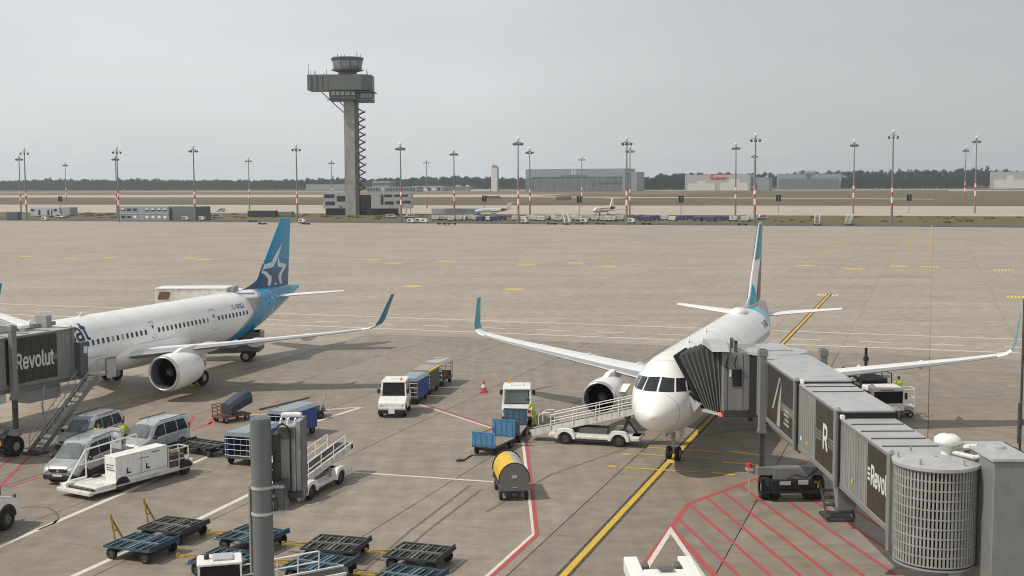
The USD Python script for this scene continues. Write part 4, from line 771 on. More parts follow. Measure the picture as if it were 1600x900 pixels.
for a, c in ((7.62, 8.5), (9.5, 10.35)): 
    for k in range(3): B().bx(a, c, 1.084, 1.089, 4.85 + k * .14, 4.93 + k * .14).put('advert_stripe', ADG, T)
B().bx(13.5, 16.0, 1.184, 1.189, 4.85, 5.2).put('advert_stripe', ADG, T)
B().prism([(16.3, 4.0), (16.9, 4.0), (16.65, 5.0), (16.0, 6.1), (16.2, 5.0)], 1.186, 1.194).prism([(17.6, 4.6), (17.9, 4.6), (16.5, 6.2), (16.25, 6.2)], 1.186, 1.194).put('advert_graphic', mat('advert_pale_graphic', (.35, .345, .33), .45), T)
for k in range(4): B().bx(14.6, 15.5 - .2 * (k % 2), 1.186, 1.194, 4.32 + k * .2, 4.42 + k * .2).put('advert_text_block', mat('advert_pale_graphic', (.35,) * 3), T)
# rotunda
B().lathe([(1.02, 3.2), (1.02, 6.3)], n=36).put('rotunda_core', mat('rotunda_dark_interior', (.03, .028, .026), .7), T)
LV = mat('pale_louvre_paint', (0.29, 0.293, 0.285), .5, dirt=.4)
b = B()
for k in range(66): a = k * 2 * PI / 66; b.box((1.19 * math.cos(a), 1.19 * math.sin(a), 4.74), (.055, .062, 3.0), a)
keys(b.put('louvre_bars', LV, T), kind='stuff')
for k in range(11): z = 3.27 + k * .292; B().lathe([(1.15, z - .018), (1.225, z - .018), (1.225, z + .018), (1.15, z + .018)], n=48).put('louvre_ring', LV, T, 40)
B().lathe([(.6, 3.1), (1.22, 3.2), (1.24, 3.14), (.6, 2.98), (.45, 2.8), (.45, 0)], n=36).put('pedestal', BF, T, 40)
B().lathe([(1.12, 6.19), (1.3, 6.21), (1.31, 6.31), (1.1, 6.37), (.05, 6.43)], n=48).put('rotunda_roof', BR, T, 40)
B().lathe([(.18, 6.38), (.20, 6.68), (.36, 6.71), (.41, 6.79), (.39, 6.91), (.26, 7.01), (.05, 7.05)], (.45, -.5, 0), n=28).put('vent_dome', WHITE, T, 50)
B().tube([(.2, -.6, 6.5), (-.5, -1.0, 6.5), (-.65, -1.3, 6.6)], .07, 8).tube([(.35, -.7, 6.6), (.1, -1.3, 6.7)], .09, 8).put('roof_pipe', WHITE_D, T)
for a in (.4, 1.4, 2.4, 3.6): B().cyl((1.12 * math.cos(a), 1.12 * math.sin(a), 6.33), (1.12 * math.cos(a), 1.12 * math.sin(a), 6.52), .035, n=6).put('lifting_lug', STEEL, T)
B().bx(.95, 1.25, -1.0, 1.0, 3.4, 6.24, .02).bx(1.0, 1.22, .9, 1.12, 3.1, 6.28, .02).put('rotunda_portal', BF, T)
# wheel gear, cab, bellows
bogie(T, 19.25, 1.36, -1.45, 7.1)
B().bx(18.6, 18.66, 2.02, 2.08, .3, 1.5).bx(18.45, 18.8, 1.9, 2.2, 1.5, 1.62).put('beacon_post', LGREY, T); B().lathe([(.14, 1.62), (.13, 1.84), (.02, 1.9)], (18.63, 2.05, 0), n=12).put('beacon', RED, T)
cbm = BW
B().lathe([(1.42, 3.5), (1.42, 6.52)], (22.2, .1, 0), n=30).put('cab_turntable', SEAL, T); B().lathe([(1.5, 6.5), (1.5, 6.62), (.05, 6.68)], (22.2, .1, 0), n=30).put('cab_roof_ring', BR, T)
B().bx(21.9, 24.8, .72, 2.75, 3.62, 6.62, .05).put('cab', cbm, T)
for ya, yb_, m in ((.76, 1.1, BF), (1.16, 1.36, LGREY), (1.42, 1.74, BW), (1.78, 2.5, BW), (2.54, 2.72, BF)): B().bx(21.84, 21.92, ya, yb_, 3.75, 6.5).put('cab_panel', m, T)
B().bx(21.80, 21.86, 1.84, 2.3, 4.9, 5.75, .03).put('cab_window', GLASS, T); B().bx(21.75, 21.82, 2.36, 2.46, 5.4, 5.75).put('sensor', WHITE, T)
B().tube([(21.83, 2.1, 6.45), (21.83, 2.2, 6.0), (21.83, 2.12, 5.8)], .02).tube([(21.86, 2.5, 6.4), (21.82, 2.62, 5.9), (21.86, 2.5, 5.75)], .035).put('cable', BLACK, T)
B().bx(21.8, 24.6, .8, 2.7, 3.38, 3.62).bx(22.2, 22.6, 1.2, 1.4, 3.1, 3.4).put('cab_floor', DSTEEL, T)
B().bx(21.7, 24, -.6, .8, 6.62, 6.72).put('cab_roof', BR, T)
def Lx(w): return np.array([w[1] - 36.7, 13.05 - w[0], w[2]])
bn0, bn1 = np.array([9.66, 60.5, 3.45]), np.array([10.34, 58.75, 3.6]); tn0, tn1 = np.array([8.32, 61.3, 6.0]), np.array([10.34, 58.75, 6.6]); far = np.array([.95, 2.7, 0])
BEL = mat('bellows_fabric', (0.05, 0.053, 0.052), .75, var=.15, scale=2, dirt=.15)
N_ = 9; hoops = []
for i in range(2 * N_ + 1):
    t = i / (2 * N_); s_ = -.11 if i % 2 else 0.0; bn = bn0 * (1 - t) + bn1 * t; tn = tn0 * (1 - t) + tn1 * t + np.array([0, 0, .22 * math.sin(PI * t)])
    ins = np.array([.05, .14, 0]) * (-s_ / .11); top = np.array([0, 0, s_])
    hoops.append([Lx(bn + ins), Lx(tn + ins + top), Lx(tn + far - ins + top), Lx(bn + far - ins)])
for i in range(2 * N_):
    P, Q = hoops[i], hoops[i + 1]; b = B()
    for j in range(3): b.add([P[j], P[j + 1], Q[j + 1], Q[j]], [(0, 1, 2, 3)])
    b.put('bellows_fold', BEL, T)
for i in range(0, 2 * N_ + 1, 2): B().tube(hoops[i], .022, 6).put('bellows_hoop', mat('hoop_grey', (.16, .165, .16), .5), T)
B().tube([hoops[0][0], hoops[0][1], hoops[0][2], hoops[0][3]], .09, 8).put('bellows_bumper', SEAL, T)
B().beam(Lx((9.6, 60.5, 3.4)), Lx((10.6, 58.9, 3.4)), .25, .14).beam(Lx((9.4, 60.4, 3.5)), Lx((9.0, 60.7, 3.9)), .2, .5).put('bumper_arm', LGREY, T)
B().lathe([(.02, 3.6), (.08, 3.56), (.09, 3.44), (.02, 3.4)], (21.95, 2.85, 0), n=10).put('warning_lamp', emissive('lit_red_lamp', (.9, .06, .05), 2.0), T)
for i in range(3): a = hoops[0][0] + np.array([-.05 - .04 * i, .12 + .16 * i, .22 + .14 * i]); B().beam(a, a + np.array([.05, .28, .32]), .06, .12).put('rubber_finger', SEAL, T)
B().prism([(21.5, 6.66), (22.2, 6.95), (24.3, 6.95), (24.6, 6.66)], 2.5, 3.35).put('canopy_hood', LGREY, T)
for x_ in (21.9, 23.0): B().bx(x_, x_ + .12, 2.05, 2.2, 6.6, 7.15).put('hood_arm', DGREY, T)
B().bx(21.9, 23.0, 2.08, 2.16, 7.0, 7.12).put('hood_rail', DGREY, T)
B().prism([(7.3, 3.7), (8.2, 3.7), (7.6, 2.75), (7.35, 2.75)], .3, 1.0).beam((7.4, .6, 3.4), (11.0, .6, 3.6), .16).put('support_bracket', BF, T)
b = B()
for k in range(4): b.bx(15.3 + k * .28, 15.6 + k * .28, -1.9, -.7, .35 + k * .26, .41 + k * .26)
b.beam((15.2, -.7, .2), (16.6, -.7, 1.5), .06, .16).beam((15.2, -1.9, .2), (16.6, -1.9, 1.5), .06, .16).bx(15.2, 16.6, -1.9, -.7, 0, .12).put('service_steps', DSTEEL, T)
for y_ in (1.0, -1.0): B().beam((13.3, y_, 3.62), (19.4, y_, 3.62), .1, .22).put('under_rail', BF, T)
for k in range(6): x_ = 8 + k * 1.9; B().tube([(x_, .2, 3.6), (x_ + .5, .2, 3.15), (x_ + 1.0, .2, 3.05), (x_ + 1.5, .2, 3.2), (x_ + 1.9, .2, 3.6)], .035).put('hanging_cable', BLACK, T)
for x_, hw in ((5.4, .98), (11.6, 1.08), (12.6, 1.08)): B().bx(x_, x_ + .22, hw + .02, hw + .03, 4.2, 4.36).put('warning_label', YELLOW if x_ < 12 else WHITE, T)
for x_, z_ in ((7.0, 6.2), (13.2, 6.48), (20.4, 6.6)): B().bx(x_ - .1, x_ + .1, .9, 1.05, z_, z_ + .16, .02).put('roof_lamp', WHITE, T)
# fixed walkway at the right edge
fx = thing('fixed_walkway', 'grey fixed walkway box beside the rotunda at the right edge', 'walkway', (14.1, 35.0, 0))
B().bx(0.05, 1.2, 0, 2.4, 0.2, 6.65, .03).put('wall_panel', BF, fx); B().bx(0, 1.24, -.05, 2.45, 6.65, 6.73).put('roof', BR, fx); B().lathe([(.3, 6.73), (.28, 6.8), (.02, 6.86)], (.7, 1.5, 0), n=18).put('roof_cap', BR, fx)
B().bx(1.26, 1.36, .05, 2.4, 0.2, 6.7).bx(1.42, 1.5, .05, 2.4, .2, 6.6).put('expansion_seal', SEAL, fx); B().bx(1.56, 9, .08, 2.3, .2, 6.25, .03).put('wall_panel', GREY, fx); B().bx(1.54, 9, 0, 2.4, 6.25, 6.33).put('roof', BR, fx)
B().cyl((1.95, 2.7, 0), (1.95, 2.7, 11.2), .04, n=10).bx(1.86, 1.93, 2.6, 2.72, 6.6, 7.9).bx(1.85, 1.98, 2.55, 2.7, 7.2, 7.4).put('cable_mast', DSTEEL, fx)
# left bridge
LZ = math.atan2(.907, .42)
T = thing('passenger_bridge', 'brown panelled passenger bridge with steep outside stairs at the left edge', 'jet bridge', (-26.7, 70.5, 0), LZ)
tunnel(T, -8.0, 0, 1.18, 3.74, 6.6, -1, [(-4.75, -1.2), (-8.0, -5.3)])
b = B(); wall_words(b, 'Revolut', .86, -4.28, -1.185, 4.72, -1, .66); b.put('lettering', ADW, T)
B().bx(-1.95, -1.22, -1.19, -1.184, 4.95, 5.25).put('advert_stripe', ADG, T); B().bx(-5.6, -5.32, -1.19, -1.184, 4.9, 5.2).put('advert_stripe', ADG, T)
bogie(T, -4.66, 1.45, -1.45, 7.25)
B().bx(-1.6, -.03, .5, 3.4, 3.6, 6.56, .05).put('cab', BF, T); B().bx(-1.65, 0, 1.2, 3.5, 6.56, 6.63).put('cab_roof', BR, T)
B().bx(.0, .14, -1.2, 1.1, 3.7, 6.5).put('cab_panel', LGREY, T)
c_ = B().bx(.0, .6, -1.75, -1.25, 3.75, 5.75, .03).put('control_cabinet', DGREY, T); B().bx(.25, .5, -1.765, -1.75, 5.1, 5.5).put('notice', WHITE, c_)
for i in range(6): B().bx(-1.5 + i * .04, -.1 - i * .04, 3.4 + i * .2, 3.56 + i * .2, 3.6, 6.5).put('bellows_fold', BEL, T)
B().lathe([(.2, 6.6), (.2, 6.75), (.42, 6.8), (.4, 6.95), (.05, 7.08)], (-2.3, .3, 0), n=20).put('vent_dome', WHITE, T, 50)
B().bx(-3.2, .6, .7, 1.0, 6.62, 6.85).bx(-.6, -.2, .2, 1.1, 6.62, 7.3).put('roof_duct', GREY, T); B().prism([(-4.2, 6.62), (-2.9, 6.62), (-3.3, 7.0), (-4.2, 7.1)], .5, 2.2).put('canopy_hood', LGREY, T)
n = 15; xs0, xs1, zs1 = -3.75, .75, 3.72
for k in range(n): q = (k + .5) / n; x_ = xs0 + (xs1 - xs0) * q; B().bx(x_ - .15, x_ + .15, -2.3, -1.5, zs1 * q + .06, zs1 * q + .10).put('stair_tread', STEEL, T)
for y_ in (-2.33, -1.47):
    B().beam((xs0 - .1, y_, .05), (xs1, y_, zs1), .05, .26).put('stringer', BF, T)
    b = B().tube([(xs0, y_, 1.0), (xs1, y_, zs1 + 1.0), (2.0, y_, zs1 + 1.0)], .03).tube([(xs0, y_, .55), (xs1, y_, zs1 + .55)], .02)
    for q in np.linspace(0, 1, 6): x_ = xs0 + (xs1 - xs0) * q; b.cyl((x_, y_, zs1 * q), (x_, y_, zs1 * q + 1.0), .022, n=6)
    b.put('handrail', STEEL, T)
B().bx(xs1, 2.2, -2.35, -1.3, 3.66, 3.74).bx(1.3, 2.2, -2.38, -2.34, 3.74, 4.7).put('landing', BF, T); B().bx(1.35, 2.1, -2.44, -2.39, 3.5, 4.6).put('landing_board', LGREY, T)
B().bx(xs0 - .5, xs0 + .5, -2.4, -1.4, 0.02, .09).cyl((xs0 - .1, -2.3, .1), (xs0 - .1, -1.5, .1), .1).put('stair_foot', DSTEEL, T)
B().tube([(-2.2, -1.1, 3.6), (-2.4, -1.1, 2.4), (-2.2, -1.1, 1.3)], .05).bx(-3.0, -.6, -.7, .7, 2.6, 3.5).put('cable_basket', GREY, T)
for y_ in (1.0, -1.0): B().beam((-6, y_, 3.6), (1, y_, 3.6), .1, .24).put('under_rail', BF, T)

# ---------------------------------------------------------------- near post with the back of a guidance display
P = at(407.5, 900, 9.0) * 0 + np.array([-3.805, 18.0, 0]); po = thing('guidance_post', 'thick grey round steel post with display box in the near foreground', 'post', P)
PG = mat('post_grey_paint', (0.125, 0.14, 0.145), .45, var=.05, scale=1.5, dirt=.15, bump=.05); PBX = mat('display_box_grey', (0.34, 0.35, 0.345), .45, var=.05, dirt=.25)
B().lathe([(.157, 0), (.157, 11.33), (.15, 11.38), (.11, 11.40), (.01, 11.405)], n=36).put('post', PG, po, 40)
for z in (10.33, 9.93): B().lathe([(.158, z - .022), (.168, z - .022), (.168, z + .022), (.158, z + .022)], n=36).bx(-.02, .34, -.03, .03, z - .022, z + .022).put('clamp', LGREY, po, 40)
bx_ = B().bx(.19, .46, .3, .72, 10.1, 11.2, .015).put('display_box', PBX, po); B().bx(.465, .55, .32, .75, 10.02, 11.27, .01).put('side_plate', PBX, po); B().bx(.20, .45, .27, .3, 11.0, 11.18).bx(.55, .565, .3, .76, 10.02, 11.27).put('edge_trim', DGREY, po)
B().bx(.15, .24, .1, .4, 10.2, 11.1).bx(.2, .55, .2, .34, 10.1, 10.18).bx(.17, .23, -.02, .3, 9.95, 10.15).put('bracket', DSTEEL, po)
B().tube([(.30, .26, 11.23), (.36, .24, 11.2), (.40, .24, 11.1), (.40, .24, 10.15)], .014).tube([(.2, .24, 11.2), (.27, .24, 11.24), (.30, .26, 11.23)], .018).put('cable', BLACK, po)
for x_ in (.22, .33, .44): B().lathe([(.05, 11.2), (.02, 11.27), (.002, 11.29)], (x_, .5, 0), n=8).put('lifting_eye', STEEL, po)
B().bx(.2, .52, .55, .65, 11.28, 11.35, .02).bx(.27, .3, .56, .6, 11.15, 11.29).put('sensor', WHITE, po)
B().bx(.18, .34, .02, .3, 9.98, 10.38, .01).bx(.34, .352, .01, .31, 9.97, 10.4).put('switch_box', DGREY, po); B().bx(-.20, -.175, -.05, .15, 9.0, 10.36).bx(-.19, -.15, 0, .05, 10.3, 10.36).put('cable_tray', PBX, po)
# ---------------------------------------------------------------- ground vehicles. Own axes: x forward, y left, z up
def wheel(T, x, y, r, w=.2, rim=None, side=None):
    t = B().lathe([(r * .55, -w / 2), (r * .9, -w / 2 - .005), (r, -w * .3), (r, w * .3), (r * .9, w / 2 + .005), (r * .55, w / 2)], (x, y, r), 'y', 22).put('wheel', RUBBER, T, 40)
    B().lathe([(.01, -w * .42), (r * .2, -w * .46), (r * .5, -w * .34), (r * .58, -w * .44), (r * .58, w * .44), (r * .5, w * .34), (r * .2, w * .46), (.01, w * .42)], (x, y, r), 'y', 16).put('rim', rim or GREY, t, 30)
def car_shell(st, n=20):
    """stations (x, bottom, belt, top, half width, roof half width) -> skin rings"""
    X = [s[0] for s in st]; fs = [PchipInterpolator(X, [s[k] for s in st]) for k in range(1, 6)]
    def ring(x):
        zb, zl, zt, w, wr = (float(f(x)) for f in fs); e = .09
        h = [(0, zb), (w - .14, zb), (w - .03, zb + .09), (w, zb + .25), (w + .012, (zb + zl) / 2), (w, zl - .04), (w - .03, zl), ((w * .35 + wr * .65), zl + (zt - zl) * .6), (wr + .0, zt - e), (wr - .05, zt - .03), (wr - .16, zt), (0, zt + .012)]
        return np.array([(x, -a, z) for a, z in h[::-1]] + [(x, a, z) for a, z in h[1:-1]])
    def side(x, q):                           # q 0 belt .. 1 roof edge
        zb, zl, zt, w, wr = (float(f(x)) for f in fs); k = np.array([(w - .03, zl), (w * .35 + wr * .65, zl + (zt - zl) * .6), (wr, zt - .09)]); u = q * 2
        s_ = [0, .667, 1]; return np.interp(q, s_, k[:, 0]), np.interp(q, s_, k[:, 1])
    return X, fs, ring, side
SILVER_C = mat('silver_car_paint', (0.44, 0.46, 0.47), .25, .35, var=.03, scale=.5, coat=.6); CARGL = mat('car_window_glass', (.012, .014, .016), .12, var=.3, spec=.25)
WSCR = glass_pane('windscreen_glass', (.12, .14, .14)); PLASTIC = mat('black_bumper_plastic', (.022, .022, .023), .6); PLATE = mat('number_plate', (.6, .6, .58), .4)
def van(label, loc, rz, group=None, grille=True, long=0.0, k=1.0):
    T = thing('van', label, 'van', loc, rz, group)
    if k != 1: UsdGeom.Xformable(T).AddScaleOp().Set(Gf.Vec3f(k, k, k))
    st = [(-2.22 - long, .34, 1.02, 1.62, .80, .62), (-2.12 - long, .30, 1.04, 1.78, .86, .68), (-1.6, .28, 1.06, 1.83, .90, .70), (0, .26, 1.04, 1.85, .91, .71), (.55, .26, 1.02, 1.78, .91, .69), (.80, .26, 1.01, 1.66, .91, .66), (1.42, .27, 1.0, 1.10, .90, .70), (1.7, .28, .93, 1.03, .89, .70), (2.05, .30, .80, .93, .84, .62), (2.2, .34, .66, .80, .72, .50)]
    X, fs, ring, sd = car_shell(st); xs = np.unique(np.concatenate([np.linspace(-2.22 - long, .4, 16), np.linspace(.4, 2.2, 22)]))
    B().loft([ring(x) for x in xs]).put('body', SILVER_C, T, 35)
    def sidewin(x0, x1, q0=.06, q1=.90, cut0=0, cut1=0):
        for s_ in (-1, 1):
            def fn(u, v):
                q = q0 + (q1 - q0) * v; x = (x0 + cut0 * v) * (1 - u) + (x1 - cut1 * v) * u; y, z = sd(x, q); return np.array([x, s_ * (y + .012), z])
            B().grid(fn, 4, 3).put('side_window', CARGL, T)
    sidewin(.02, 1.15, cut1=.62); sidewin(-1.0, -.05); sidewin(-1.95 - long, -1.08, cut0=.2)
    def top(x, y, off=.012):
        zb, zl, zt, w, wr = (float(f(x)) for f in fs); k = max(0, (abs(y) - (wr - .16)) / .16); return np.array([x, y, zt + off - .04 * k])
    B().grid(lambda u, v: np.array([(.74 + .68 * u), (v - .5) * 2 * (.58 + .06 * u), 1.69 - .57 * u + .03 - .03 * abs(v - .5) * 2 + .05 * math.sin(PI * u)]), 6, 6).put('windscreen', WSCR, T, True)
    B().bx(2.0, 2.26, -.80, .80, .27, .56, .06).bx(1.9, 2.1, -.86, .86, .25, .45, .05).put('bumper', PLASTIC, T)
    if grille: B().prism([(-.42, .62), (.42, .62), (.50, .76), (-.50, .76)], 2.1, 2.235, 'yz').put('grille', BLACK, T); B().lathe([(.005, 2.25), (.055, 2.245), (.06, 2.23)], (0, 0, .69), 'x', 14).put('badge', ALU, T)
    B().bx(2.24, 2.275, -.25, .25, .44, .54).put('number_plate', PLATE, T)
    for s_ in (-1, 1):
        B().add([(2.14, s_ * .55, .68), (1.98, s_ * .83, .74), (1.80, s_ * .87, .86), (1.99, s_ * .62, .85)], [(0, 1, 2, 3)]).put('headlight', LAMP, T)
        B().bx(1.0, 1.16, s_ * .95, s_ * 1.12, 1.02, 1.2, .04).put('wing_mirror', BLACK, T)
        B().bx(-2.26 - long, -2.18 - long, s_ * .70 - .07, s_ * .70 + .07, .9, 1.35).put('tail_lamp', REDLENS, T)
        B().bx(-1.0, 1.0, s_ * .895, s_ * .925, .36, .52, .01).put('sill_trim', PLASTIC, T)
        for x in (1.38, -1.36):
            t = np.linspace(0, PI, 13); B().prism(Polygon([(x + .40 * math.cos(a), .28 + .42 * math.sin(a)) for a in t]), s_ * .70, s_ * .925).put('wheel_arch', BLACK, T); wheel(T, x, s_ * .84, .315, .2, LGREY)
        for xx in (.0, -1.03): B().bx(xx - .008, xx + .008, s_ * .905, s_ * .926, .45, 1.0).put('door_seam', DGREY, T)
        B().bx(-.2, -.02, s_ * .92, s_ * .94, .86, .89).put('door_handle', SILVER_C, T)
        B().bx(-1.95, .3, s_ * .66, s_ * .70, 1.85, 1.885).put('roof_rail', PLASTIC, T)
    B().bx(-2.25 - long, -2.2 - long, -.6, .6, 1.12, 1.6).put('rear_window', CARGL, T); B().cyl((.45, 0, 1.82), (.3, 0, 1.98), .012, n=5).put('aerial', BLACK, T)
    B().bx(1.15, 1.3, .1, .55, 1.13, 1.15).put('wiper', BLACK, T)
    return T
def face(a, b): d = np.asarray(b)[:2] - np.asarray(a)[:2]; return math.atan2(d[1], d[0])
vh = face((-20.75, 64.72), (-22.0, 59.93)); G_VAN = 'silver vans parked by the left gate'
van('silver van with star badge behind the long white loader', (-22.1, 61.35, 0), vh + .04, G_VAN, long=.3, k=1.06)
van('silver van behind the others, nearest the gate stairs', (-24.1, 68.0, 0), vh + .02, G_VAN, long=.1)
van('silver van with side lettering right of the other two vans', (-20.05, 66.5, 0), vh - .14, G_VAN, False)

def tractor(label, loc, rz, group=None, k=1.0):
    T = thing('baggage_tractor', label, 'tractor', loc, rz, group); UsdGeom.Xformable(T).AddScaleOp().Set(Gf.Vec3f(k, k, k)); W2 = WHITE
    B().prism(Polygon([(1.55, .42), (1.62, .62), (1.58, .95), (.75, 1.22), (.45, 1.25), (-1.6, 1.25), (-1.72, 1.0), (-1.72, .42)]), -.86, .86).put('body', W2, T)
    B().bx(1.5, 1.68, -.88, .88, .3, .52, .03).bx(-1.85, -1.7, -.85, .85, .35, .6, .02).put('bumper', BLACK, T); B().bx(1.66, 1.70, -.2, .2, .30, .62).put('number_plate', WHITE, T)
    B().add([(1.605, -.6, .78), (1.605, .6, .78), (1.44, .55, .99), (1.44, -.55, .99)], [(0, 1, 2, 3)]).put('grille', DGREY, T)
    for s_ in (-1, 1):
        B().lathe([(.005, 1.63), (.08, 1.62), (.09, 1.57)], (0, s_ * .68, .82), 'x', 14).put('headlight', LAMP, T); B().bx(-1.76, -1.72, s_ * .7 - .08, s_ * .7 + .08, .8, .98).put('tail_lamp', REDLENS, T)
        for x0, x1, z0, z1 in ((.55, .30, 1.24, 2.12), (-.5, -.5, 1.24, 2.12), (-1.5, -1.4, 1.24, 2.12)): B().beam((x0, s_ * .78, z0), (x1, s_ * .74, z1), .09).put('cab_pillar', W2, T)
        B().add([(.48, s_ * .775, 1.30), (-.44, s_ * .775, 1.30), (-.44, s_ * .745, 2.06), (.28, s_ * .745, 2.06)], [(0, 1, 2, 3)]).put('side_window', CARGL, T); B().add([(-.56, s_ * .775, 1.30), (-1.42, s_ * .775, 1.30), (-1.38, s_ * .745, 2.06), (-.56, s_ * .745, 2.06)], [(0, 1, 2, 3)]).put('side_window', CARGL, T)
        B().beam((.5, s_ * .8, 1.6), (.62, s_ * 1.02, 1.6), .03).bx(.58, .66, s_ * .95 - .08, s_ * .95 + .08, 1.42, 1.72, .02).put('wing_mirror', BLACK, T)
        for x in (1.0, -1.1): t = np.linspace(0, PI, 11); B().prism(Polygon([(x + .42 * math.cos(a), .42 + .38 * math.sin(a)) for a in t]), s_ * .7, s_ * .875).put('wheel_arch', BLACK, T); wheel(T, x, s_ * .76, .34, .24, WHITE)
    B().add([(.56, -.70, 1.28), (.56, .70, 1.28), (.33, .66, 2.05), (.33, -.66, 2.05)], [(0, 1, 2, 3)]).put('windscreen', CARGL, T); B().add([(-1.52, -.68, 1.3), (-1.52, .68, 1.3), (-1.42, .64, 2.05), (-1.42, -.64, 2.05)], [(0, 1, 2, 3)]).put('rear_window', glass_pane('rear_window_glass', (.10, .13, .13)), T)
    B().bx(-1.5, .40, -.80, .80, 2.06, 2.20, .05).put('cab_roof', W2, T); B().bx(-.75, -.2, -.4, .4, 2.2, 2.28, .03).put('roof_hatch', W2, T); B().lathe([(.09, 2.2), (.09, 2.32), (.02, 2.36)], (.1, .45, 0), n=10).put('beacon', AMBER, T)
    for s_ in (-1, 1): B().bx(-1.47, -1.43, s_ * .6 - .07, s_ * .6 + .07, 2.08, 2.14).put('roof_lamp', REDLENS, T)
    return T
tractor('white baggage tractor facing the camera ahead of blue and grey carts', (-7.65, 77.6, 0), -PI / 2 - .03, 'white baggage tractors')
tractor('white baggage tractor seen from behind, hauling low blue carts', (.30, 74.9, 0), PI / 2 - .02, 'white baggage tractors', 1.08)

def bar(T, x, L=1.1, up_=False, m=YELLOW):
    b = B()
    if up_: top = np.array([x + .40, 0, 1.42]); b.beam((x, -.25, .45), top, .07).beam((x, .25, .45), top, .07).beam((x + .2, -.14, .9), (x + .2, .14, .9), .05).cyl(top - [0, 0, .1], top + [0, 0, .12], .05, n=8)
    else: b.beam((x, -.25, .42), (x + L, 0, .36), .07).beam((x, .25, .42), (x + L, 0, .36), .07).cyl((x + L, 0, .3), (x + L, 0, .46), .07, n=8)
    b.put('tow_bar', m, T)
def dolly(T, col, deck, L=2.25, W=1.9, rows=6):
    z = .55; RL = DRAILB if col is DBL else DRAIL
    B().bx(-L / 2 + .1, L / 2 - .1, -W / 4, -W / 4 + .1, .34, .46).bx(-L / 2 + .1, L / 2 - .1, W / 4 - .1, W / 4, .34, .46).put('underframe', DSTEEL, T); B().bx(-L / 2 + .06, L / 2 - .06, -W / 2 + .06, W / 2 - .06, .46, .485).put('deck_plate', DECKP, T)
    for s_ in (-1, 1): B().bx(-L / 2, L / 2, s_ * W / 2 - .03, s_ * W / 2 + .03, .49, z + .03).put('side_rail', RL, T); B().bx(s_ * L / 2 - .03, s_ * L / 2 + .03, -W / 2, W / 2, .49, z + .02).put('end_rail', RL, T)
    B().bx(-.06, .06, -W / 2, W / 2, z - .05, z + .02).put('cross_member', col, T); B().bx(-L / 2, L / 2, -.06, .06, z - .05, z + .025).put('centre_member', col, T)
    for k in range(rows):
        x = -L / 2 + L * (k + .5) / rows
        for s_ in (-1, 1): B().bx(x - .03, x + .03, s_ * W / 4 - W / 4 + .1, s_ * W / 4 + W / 4 - .1, z - .05, z + .01).put('deck_bar', deck, T)
        for s_ in (-1, 1): B().cyl((x + .15, s_ * W / 4 - .3, z - .02), (x + .15, s_ * W / 4 + .3, z - .02), .028, n=6).put('roller', DSTEEL, T)
    B().bx(-L / 2, -L / 2 + .06, -W / 2, W / 2, z, z + .14).put('stop', RL, T)
    for x in (-L / 2 + .32, L / 2 - .3):
        B().bx(x - .06, x + .06, -W / 2 + .1, W / 2 - .1, .2, .34).put('axle', DSTEEL, T)
        for s_ in (-1, 1): wheel(T, x, s_ * (W / 2 - .12), .24, .14, DSTEEL)
DRAIL = mat('dark_rail_steel', (.045, .055, .06), .6, .2, var=.3, dirt=.3)
DRAILB = mat('dark_blue_rail_steel', (.04, .085, .13), .6, .2, var=.3, dirt=.3)
DECKP = mat('dark_deck_plate', (.010, .016, .018), .7, var=.3, dirt=.25)
DBL = mat('dolly_blue_steel', (0.115, 0.19, 0.245), .55, .2, var=.2, dirt=.3); DGR = mat('dolly_grey_steel', (0.15, 0.145, 0.13), .6, .2, var=.2, dirt=.3)
G_D = 'flat container dollies in two rows'
def dolly_at(c, rz, blue, mode, label, L=2.25, W=1.9):
    T = thing('container_dolly', label, 'dolly', (c[0], c[1], 0), rz, G_D); dolly(T, DBL if blue else DGR, DBL if blue else DGR, L, W)
    bar(T, L / 2, 1.2, mode == 'up', mat('weathered_yellow_paint', (.36, .24, .05), .7, var=.35, dirt=.5, scale=5)); return T
ra = math.radians(-22) + PI     # rows run from right to left: tow bars at their left ends
def pxc(x, y): return at(x, y, .55)
dolly_at(pxc(222, 847), ra, True, 'up', 'blue flat dolly with raised yellow tow bar, nearest the left edge')
dolly_at(pxc(272, 820), ra, False, 'up', 'grey flat dolly with raised tow bar, behind the leftmost blue one')
dolly_at(pxc(396, 834), ra - .06, True, 'down', 'blue flat dolly half hidden behind the near grey post')
dolly_at(pxc(356, 871), ra, True, 'down', 'blue flat dolly just behind the white loader cab at bottom left')
dolly_at(pxc(526, 849), ra + .12, False, 'down', 'grey flat dolly in the middle of the far row')
dolly_at(pxc(656, 862), ra + .05, False, 'down', 'grey flat dolly at the right end of the row')
dolly_at(pxc(502, 879), ra, True, 'down', 'blue flat dolly right of the near post at the bottom')
dolly_at(pxc(640, 899), ra - .03, True, 'down', 'blue flat dolly cut off by the bottom edge')
T = thing('flat_trailer', 'low dark flat trailer beside the rear silver van', 'trailer', (*at(318, 694, .5)[:2], 0), math.radians(-30)); dolly(T, DGR, DGR, 2.6, 1.5, 5); bar(T, 1.3, 1.0, False, DSTEEL)
T = thing('flat_trailer', 'dark flat trailer with raised tow bar left of the white tractor', 'trailer', (*at(470, 638, .6)[:2], 0), math.radians(12)); dolly(T, DGR, DGR, 3.0, 1.6, 6); bar(T, 1.2, 1.0, True, STEEL); B().beam((-2.6, .7, .5), (.6, .7, 1.15), .12).put('side_board', DGR, T)

